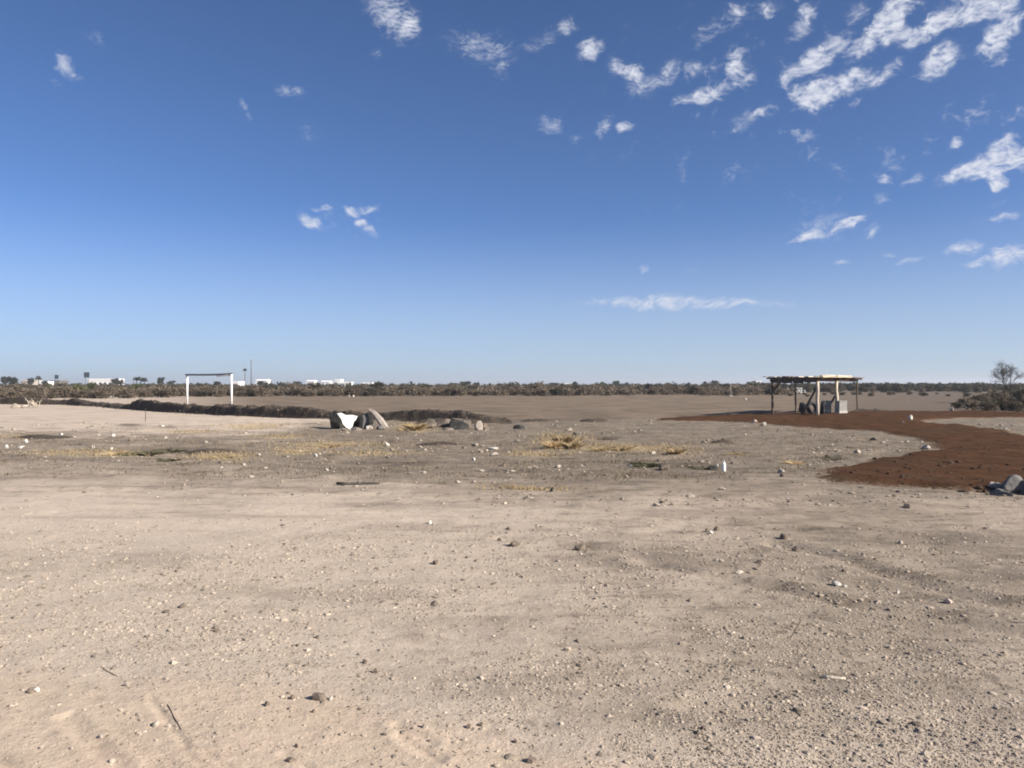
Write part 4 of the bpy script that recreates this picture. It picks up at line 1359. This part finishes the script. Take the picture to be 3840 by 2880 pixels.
# front of the belt: where the field ends
for k in range(170):
    px = -350 + (4300 / 170) * (k + g.uniform(-.4, .4))
    if px > 2950:
        continue
    y0 = np.interp(px, [-400, 0, 700, 1500, 2200, 2900], [72, 80, 98, 108, 112, 122]) + g.uniform(0, 16)
    x = (px - CX) / F * y0
    kind = g.choice(['brown', 'brown', 'brown', 'olive'])
    sc, hs = g.uniform(.55, 1.15), g.uniform(.6, .95)
    if -160 < px < 4000:
        word = ('low ' if sc * hs < .55 else 'tall ' if sc * hs > .82 else '') + ('grey brown' if kind == 'brown' else 'olive grey')
        bush(x, y0, kind, sc, hs, word + ' bush fronting the scrub ' + sector(px), 'bushes along the far edge of the field', g)
for k in range(150):
    px = -350 + (4500 / 150) * (k + g.uniform(-.4, .4))
    y0 = g.uniform(125, 165) + (25 if px > 2900 else 0)
    x = (px - CX) / F * y0
    kind = 'green' if (180 < px < 520 and g.random() < .75) else g.choice(['olive', 'olive', 'brown'])
    sc, hs = g.uniform(.75, 1.25), g.uniform(.85, 1.2)
    if -160 < px < 4000:
        word = ('low ' if sc * hs < .85 else 'tall ' if sc * hs > 1.2 else '') + {'green': 'dull green', 'olive': 'dark olive', 'brown': 'brown'}[kind]
        bush(x, y0, kind, sc, hs, word + ' bush in deep scrub ' + sector(px), 'bushes deep in the scrub belt', g)

# the rest of the scrub reads as one mass
def scrub_mass(n, d0, d1, h0, h1, leaves, size, mat, label, seed, limit=9e9):
    SV, SF, cnt = [], [], 0
    g2 = np.random.default_rng(seed)
    for k in range(n):
        d = d0 + (d1 - d0) * g2.random() ** 1.3
        x = g2.uniform(-.80, .80) * d
        if x / d > limit:
            continue
        w = g2.uniform(2.2, 4.6)
        h = g2.uniform(h0, h1)
        V, Fc = leaf_cloud(leaves, lumpy(w, w, h, 5, 2000 + k + seed), size, 3000 + k + seed)
        V = V + np.array([x, d - .0 + 12 * min(0, x / d), 0.0])
        SV.append(V)
        SF.append(Fc + cnt)
        cnt += len(V)
    tag(obj('scrub', new_mesh('scrub', np.concatenate(SV), np.concatenate(SF)), M[mat]), label, 'scrub', kind='stuff')


scrub_mass(620, 114, 185, 1.0, 1.9, 190, .17, 'scrub_brown', 'grey brown thicket filling the scrub belt beyond the field', 71, .36)
def far_right(n, d0, d1, h0, h1, label, seed):
    SV, SF, cnt = [], [], 0
    g2 = np.random.default_rng(seed)
    for k in range(n):
        d = g2.uniform(d0, d1)
        x = g2.uniform(.30, 1.3) * d
        V, Fc = leaf_cloud(220, lumpy(g2.uniform(3, 6), 4, g2.uniform(h0, h1), 6, seed + k), .26, seed + 900 + k)
        SV.append(V + np.array([x, d, 0.0]))
        SF.append(Fc + cnt)
        cnt += len(V)
    tag(obj('scrub', new_mesh('scrub', np.concatenate(SV), np.concatenate(SF)), M['leaf_dark']), label, 'scrub', kind='stuff')


far_right(300, 170, 270, 1.6, 2.6, 'dark green thicket along the skyline right of the shelter', 4000)
scrub_mass(900, 165, 585, 1.6, 2.6, 150, .28, 'scrub_olive', 'far scrub merging into one dark band under the horizon', 171)


def tree(px, top, d, wpx, label, seed, kind='leaf_dark', trunk=.25):
    """broad tree on the skyline: top = photo y of its crown, d = distance"""
    h = H + (CY - top) / F * d
    w = wpx / F * d
    x = (px - CX) / F * d
    root = empty('tree', (x, d, 0))
    tag(root, label, 'tree', 'trees on the skyline')
    rr = random.Random(seed)
    mb = MB()
    mb.tube([(0, 0, -.2), (.05 * w, 0, h * .25), (-.03 * w, .02 * w, h * .6)], [trunk, trunk * .8, trunk * .4], 7)
    for k in range(5):
        a = rr.uniform(0, 6.28)
        mb.tube([(.04 * w, 0, h * rr.uniform(.2, .35)), (math.cos(a) * w * .2, math.sin(a) * w * .2, h * .5), (math.cos(a) * w * .34, math.sin(a) * w * .34, h * rr.uniform(.6, .8))], [trunk * .5, trunk * .35, trunk * .12], 5)
    mb.build('trunk', M['bark'], root, True)
    L = []
    for k in range(9):
        a = rr.uniform(0, 6.28)
        q = rr.random() ** .5 * .36
        L.append(((math.cos(a) * w * q, math.sin(a) * w * q, h * rr.uniform(.42, .80)), (w * rr.uniform(.15, .25), w * rr.uniform(.15, .25), h * rr.uniform(.12, .19))))
    L.append(((0, 0, h * .6), (w * .34, w * .34, h * .28)))
    V, Fc = leaf_cloud(900, L, .06 * max(w, h), seed)
    obj('crown', new_mesh('crown', V, Fc), M[kind], root)
    return root


def palm(px, top, d, label, seed, cw=2.0):
    h = H + (CY - top) / F * d
    x = (px - CX) / F * d
    root = empty('palm', (x, d, 0))
    tag(root, label, 'palm', 'palms on the skyline')
    rr = random.Random(seed)
    MB().tube([(0, 0, -.2), (.08, 0, h * .5), (0, 0, h - cw * .5)], [.24, .17, .15], 7).build('trunk', M['bark'], root, True)
    mb = MB()
    c = Vector((0, 0, h - cw * .5))
    for k in range(34):
        a = rr.uniform(0, 6.28)
        up = rr.uniform(-.5, 1.0)
        dr = Vector((math.cos(a) * math.cos(up), math.sin(a) * math.cos(up), math.sin(up)))
        sdv = dr.cross(Vector((0, 0, 1))).normalized() * cw * .16
        e = c + dr * cw * .5 * rr.uniform(.8, 1.1)
        e2 = e + Vector((dr.x * .12, dr.y * .12, -.18)) * cw
        mb.add([tuple(c), tuple(e + sdv), tuple(e2), tuple(e - sdv)], [(0, 1, 2, 3)])
    mb.build('crown', M['leaf_dark'], root)


tree(22, 1406, 330, 34, 'round dark tree at the left edge of the skyline, left of a pair', 1)
tree(48, 1409, 330, 36, 'round dark tree at the left edge of the skyline, right of a pair', 2)
tree(114, 1414, 380, 26, 'small dark tree above the pale building at far left', 3)
palm(144, 1408, 380, 'fan palm above the pale building at far left', 4, 2.6)
tree(166, 1421, 360, 30, 'low dark tree right of the fan palm at far left', 5)
tree(432, 1414, 330, 34, 'dark tree at the right end of the long white building', 6)
tree(452, 1420, 330, 30, 'lower dark tree right of the long white building', 7)
palm(511, 1411, 380, 'left palm of three palms left of the goal', 8, 2.6)
palm(527, 1409, 380, 'middle palm of three palms left of the goal', 9, 2.8)
palm(542, 1414, 380, 'right and lowest palm of three palms left of the goal', 10, 2.8)
tree(602, 1410, 350, 26, 'narrow dark tree on the skyline just left of the goal', 11)
tree(640, 1425, 350, 34, 'low dark tree on the skyline touching the goal', 12)
tree(815, 1426, 330, 40, 'low dark tree on the skyline seen inside the goal', 13)
tree(980, 1426, 330, 48, 'wide dark tree on the skyline right of the tall mast', 14)
tree(1110, 1428, 350, 40, 'low tree on the skyline between the mast and the white sheds', 15)
tree(1745, 1426, 330, 40, 'rounded dark tree on the skyline above the second debris heap', 16)
tree(1785, 1432, 330, 36, 'lower dark tree right of the rounded tree above the second heap', 17)
tree(1700, 1433, 330, 36, 'low dark tree left of the rounded tree above the second heap', 18)
tree(2012, 1430, 330, 32, 'small dark tree on the skyline right of centre', 19)
tree(2072, 1432, 330, 46, 'wide low dark tree on the skyline above the tall golden grass', 20)
tree(2156, 1427, 330, 26, 'dark tree right of the small gap in the skyline scrub', 21)
tree(2260, 1429, 340, 24, 'small dark tree left of the tallest skyline tree right of centre', 22)
tree(2312, 1424, 330, 36, 'tallest dark tree on the skyline right of centre', 23)
tree(2350, 1432, 330, 20, 'small dark tree right of the tallest skyline tree right of centre', 24)
tree(2646, 1427, 330, 20, 'left one of two dark trees left of the shelter', 25)
tree(2680, 1423, 330, 30, 'right and taller one of two dark trees left of the shelter', 26)
tree(2815, 1429, 330, 44, 'wide flat dark tree just left of the shelter', 27)
tree(3260, 1434, 330, 44, 'dark tree showing just right of the shelter roof', 28)
tree(3345, 1437, 300, 50, 'wide low dark tree right of the shelter', 29)
tree(3452, 1433, 280, 48, 'rounded dark tree midway between shelter and flat roofed house', 30)
tree(3440, 1442, 250, 60, 'low wide dark tree in front of the rounded one right of the shelter', 33)
tree(3540, 1441, 270, 60, 'wide low dark tree left of the flat roofed house', 31)
tree(3574, 1435, 250, 16, 'thin dark tree beside the flat roofed house', 32)
tree(3740, 1441, 260, 60, 'low dark tree right of the flat roofed house', 34)
tree(3850, 1438, 260, 70, 'low dark tree behind the bare tree at the right edge', 35)
palm(918, 1380, 420, 'tall thin fan palm standing alone beside the mast', 36, 2.0)


def twig_tree(px, base_y, h, label, seed):
    x, y, z = on_ground(px, base_y)
    root = empty('bare_tree', (x, y, z - .05))
    tag(root, label, 'tree')
    rr = random.Random(seed)
    trunk, limbs, twigs = MB(), MB(), MB()

    def grow(p, d, ln, r, lev):
        pts = [p]
        for k in range(3):
            d = (d + Vector((rr.gauss(0, .16), rr.gauss(0, .16), rr.gauss(.03, .1)))).normalized()
            pts.append(pts[-1] + d * ln / 3)
        tgt = trunk if lev == 0 else (limbs if lev < 3 else twigs)
        tgt.tube([tuple(q_) for q_ in pts], [r, r * .88, r * .76, r * .62], 6 if lev < 2 else 4)
        if lev >= 5:
            return
        for k in range(5 if lev == 0 else rr.choice([2, 3, 3])):
            a = rr.uniform(0, 6.28)
            sp_ = rr.uniform(.35, .85)
            u_ = d.orthogonal().normalized()
            w_ = d.cross(u_)
            nd = (d * math.cos(sp_) + (u_ * math.cos(a) + w_ * math.sin(a)) * math.sin(sp_)).normalized()
            grow(pts[-1] if k else pts[2], nd, ln * rr.uniform(.62, .82), max(r * .6, .009), lev + 1)
    grow(Vector((0, 0, 0)), Vector((0, 0, 1)), h * .26, .085, 0)
    trunk.build('trunk', M['bark'], root, True)
    limbs.build('limbs', M['bark'], root, True)
    vv = np.array(twigs.v)
    g3 = np.random.default_rng(seed)
    c0 = vv[g3.integers(0, len(vv), 1500)] + g3.normal(size=(1500, 3)) * .10        # the finest twigs
    u3 = g3.normal(size=(1500, 3)) + np.array([0, 0, .6])
    u3 /= np.linalg.norm(u3, axis=1)[:, None]
    w3 = np.cross(u3, g3.normal(size=(1500, 3)))
    w3 /= np.linalg.norm(w3, axis=1)[:, None]
    ln = g3.uniform(.10, .30, 1500)[:, None]
    for a, u_, w_, l_ in zip(c0, u3, w3, ln):
        twigs.add([a - w_ * .008, a + w_ * .008, a + u_ * l_ + w_ * .004, a + u_ * l_ - w_ * .004], [(0, 1, 2, 3)])
    twigs.build('crown', M['twig'], root)
    return root


twig_tree(3800, 1512, 4.9, 'bare grey branched tree at the right edge', 5)

g = random.Random(99)
near = [(3590, 1532, .42, .7, 'olive'), (3650, 1538, .55, .9, 'brown'), (3705, 1542, .55, .85, 'brown'), (3760, 1540, .62, .95, 'olive'), (3815, 1546, .58, .8, 'brown'), (3850, 1535, .7, 1.0, 'olive'), (3680, 1522, .7, 1.0, 'brown'),
        (3620, 1516, .55, .8, 'brown'), (3745, 1518, .8, 1.1, 'brown'), (3835, 1516, .9, 1.1, 'olive')]
places = ['leftmost and smallest olive bush beside the soil at right', 'brown bush second from left beside the soil at right', 'brown bush in the middle of the near clump at right', 'olive bush under the bare tree at right',
          'brown bush at the soil edge by the right frame edge', 'olive bush cut by the right frame edge', 'taller brown bush at the back of the clump below the flat roofed house', 'low brown bush at the back left of the right clump', 'tall brown bush behind the clump, left of the bare tree', 'tall olive bush behind the bare tree at right']
for (px, py, sc, hs, kd), lb in zip(near, places):
    x, y = gp(px, py)
    bush(x, y, kd, sc * 1.15, hs * .85, lb, 'bushes beside the soil at right', g)
g = random.Random(101)
for k in range(26):
    px = 2960 + 45 * k * .9 + g.uniform(-20, 20)
    d = g.uniform(105, 140)
    kind = g.choice(['brown', 'olive'])
    bush((px - CX) / F * d, d, kind, g.uniform(.3, .6), .6, 'small ' + kind + ' bush on open ground ' + sector(px), 'low bushes on the open ground at right', g)


# ------------------------------------------------------------------ far buildings, signs and masts
def building(px0, px1, top, d, label, wall='white_wall', roof='white_wall', depth=9.0, wins=3, pitched=False, name='building', bottom=0.0):
    x0, x1 = (px0 - CX) / F * d, (px1 - CX) / F * d
    h = H + (CY - top) / F * d
    w = x1 - x0
    root = empty(name, ((x0 + x1) / 2, d, 0))
    tag(root, label, 'building')
    rh = min(.35 * h, .14 * h + .3)
    MB().box((0, depth / 2, (h - rh) / 2 - .1), (w, depth, h - rh + .2)).build('wall', M[wall], root)
    mb = MB()
    if pitched:
        e = .3
        mb.add([(-w / 2 - e, -e, h - rh), (w / 2 + e, -e, h - rh), (w / 2 + e, depth + e, h - rh), (-w / 2 - e, depth + e, h - rh), (-w / 2 - e, depth / 2, h), (w / 2 + e, depth / 2, h)],
               [(0, 1, 5, 4), (2, 3, 4, 5), (0, 4, 3), (1, 2, 5), (0, 3, 2, 1)])
    else:
        mb.box((0, depth / 2, h - rh / 2), (w + .3, depth + .3, rh))
    mb.build('roof', M[roof], root)
    for k in range(wins):
        cx = -w / 2 + w * (k + .5) / wins
        o = MB().box((cx, -.02, h * .42), (min(1.6, w / wins * .45), .1, min(1.2, h * .28))).build('window', M['opening'], root)
    return root


building(330, 422, 1420, 470, 'long bright white flat building right of the big billboard', wins=5, depth=14)
building(76, 128, 1424, 420, 'pale tan house on the skyline at far left', 'tan_wall', 'tan_wall', wins=2, pitched=True)
building(140, 162, 1430, 400, 'small white house right of the pale tan house at far left', wins=1)
building(188, 222, 1426, 420, 'grey low building under the small dark sign', 'grey_wall', 'grey_wall', wins=2)
building(870, 894, 1430, 400, 'small white shed right beside the goal', wins=1)
building(958, 1000, 1422, 480, 'pale shed on the skyline right of the tall mast', wins=2, pitched=True)
building(1148, 1178, 1425, 480, 'leftmost of the white sheds right of the mast', wins=2, pitched=True)
building(1204, 1234, 1427, 470, 'second of the white sheds right of the mast', wins=2, pitched=True)
building(1256, 1276, 1422, 490, 'highest and narrowest of the white sheds right of the mast', wins=1)
building(1264, 1312, 1432, 420, 'long low white shed in front of the narrow white one', wins=3)
building(1357, 1391, 1434, 260, 'white box shaped shed, rightmost and nearest of the white sheds', wins=1, depth=5)
building(2836, 2856, 1428, 480, 'small white house between the wide tree and the shelter', wins=1)
building(2112, 2140, 1436, 380, 'pale house in the gap of the skyline scrub right of centre', 'tan_wall', 'white_wall', wins=1)
building(3605, 3706, 1437, 190, 'dark flat roofed house below the bare tree at right', 'grey_wall', 'dark_roof', wins=3, depth=6)
for px0, px1, top, bot, lb in ((2983, 3008, 1455, 1471, 'brighter left piece of white wall seen through the shelter'), (3012, 3030, 1458, 1470, 'right piece of white wall seen through the shelter'), (2912, 2936, 1456, 1467, 'pale wall piece seen through the left bay of the shelter'), (2952, 2975, 1456, 1467, 'pale wall piece beside the second pole of the shelter')):
    d = 5015 / (bot + 2 - CY)
    w, h = (px1 - px0) / F * d, (bot - top + 3) / F * d
    root = empty('low_wall', (((px0 + px1) / 2 - CX) / F * d, d, 0))
    tag(root, lb, 'wall')
    MB().box((0, .1, h / 2 - .05), (w, .2, h)).build('wall_body', M['white_wall' if px0 > 2980 else 'tan_wall'], root)
    MB().box((0, .1, h - .03), (w + .1, .28, .06)).build('coping', M['white_wall'], root)


def billboard(px0, px1, top, bot, d, label):
    w = (px1 - px0) / F * d
    zt, zb = H + (CY - top) / F * d, H + (CY - bot) / F * d
    root = empty('billboard', (((px0 + px1) / 2 - CX) / F * d, d, 0))
    tag(root, label, 'billboard')
    pn = MB().box((0, 0, (zt + zb) / 2), (w, .35, zt - zb)).build('panel', M['dark_sign'], root)
    MB().box((0, -.22, zb - .05), (w + .2, .12, .12)).build('walkway', M['mast'], root)
    for s in (-.28, .28):
        MB().tube([(s * w, .3, -.3), (s * w, .3, zt - .3)], .14, 8).build('leg', M['mast'], root, True)


billboard(315, 335, 1396, 1415, 450, 'big dark billboard on the skyline left of the long white building')
billboard(205, 219, 1406, 1420, 450, 'small dark sign on the skyline, left of the big billboard')
d = 420
x = (942 - CX) / F * d
root = empty('mast', (x, d, 0))
tag(root, 'tall slim grey mast on the skyline right of the goal', 'mast')
ht = H + (CY - 1349) / F * d
MB().tube([(0, 0, -.3), (0, 0, ht * .5), (0, 0, ht)], [.30, .26, .22], 10).build('pole', M['mast'], root, True)
MB().box((0, 0, ht - .4), (.9, .12, .12)).build('crossarm', M['mast'], root)
x, y, z = on_ground(2740, 1489)
root = empty('marker_post', (x, y, 0))
tag(root, 'thin pale post at the far edge of the field left of the shelter', 'post')
MB().tube([(0, 0, -.1), (0, 0, 1.75)], .045, 8).build('pole', M['concrete'], root, True)
MB().box((0, 0, .14), (.38, .38, .30)).build('foot', M['concrete'], root)


# ------------------------------------------------------------------ look-alikes are told apart by their order from left to right
same = {}
for o in C.objects:
    if o.parent is None and 'label' in o and 'group' in o:
        same.setdefault(o['label'], []).append(o)
order = ['leftmost', 'second from left', 'third from left', 'fourth from left', 'fifth from left', 'sixth from left', 'seventh from left', 'eighth from left', 'ninth from left', 'tenth from left', 'eleventh from left', 'twelfth from left']
for lb, things in same.items():
    if len(things) > 1:
        things.sort(key=lambda t: t.location.x / t.location.y)
        for k, o in enumerate(things):
            if k == len(things) - 1:
                o['label'] = 'rightmost ' + lb
            elif k < len(order):
                o['label'] = order[k] + ' ' + lb

# ------------------------------------------------------------------ dusty air over the plain
hz = bpy.data.materials.new('dusty_air')
hz.use_nodes = True
T = NT(hz.node_tree)
pv = T.new('ShaderNodeVolumePrincipled', {'Color': (.86, .89, .95, 1), 'Density': HAZE, 'Anisotropy': 0.2})
ho = T.new('ShaderNodeOutputMaterial')
T.l.new(pv.outputs[0], ho.inputs['Volume'])
tag(MB().box((0, 0, 10.5), (7200, 7200, 24)).build('haze', hz), 'thin dusty air over the plain', 'haze', kind='stuff')
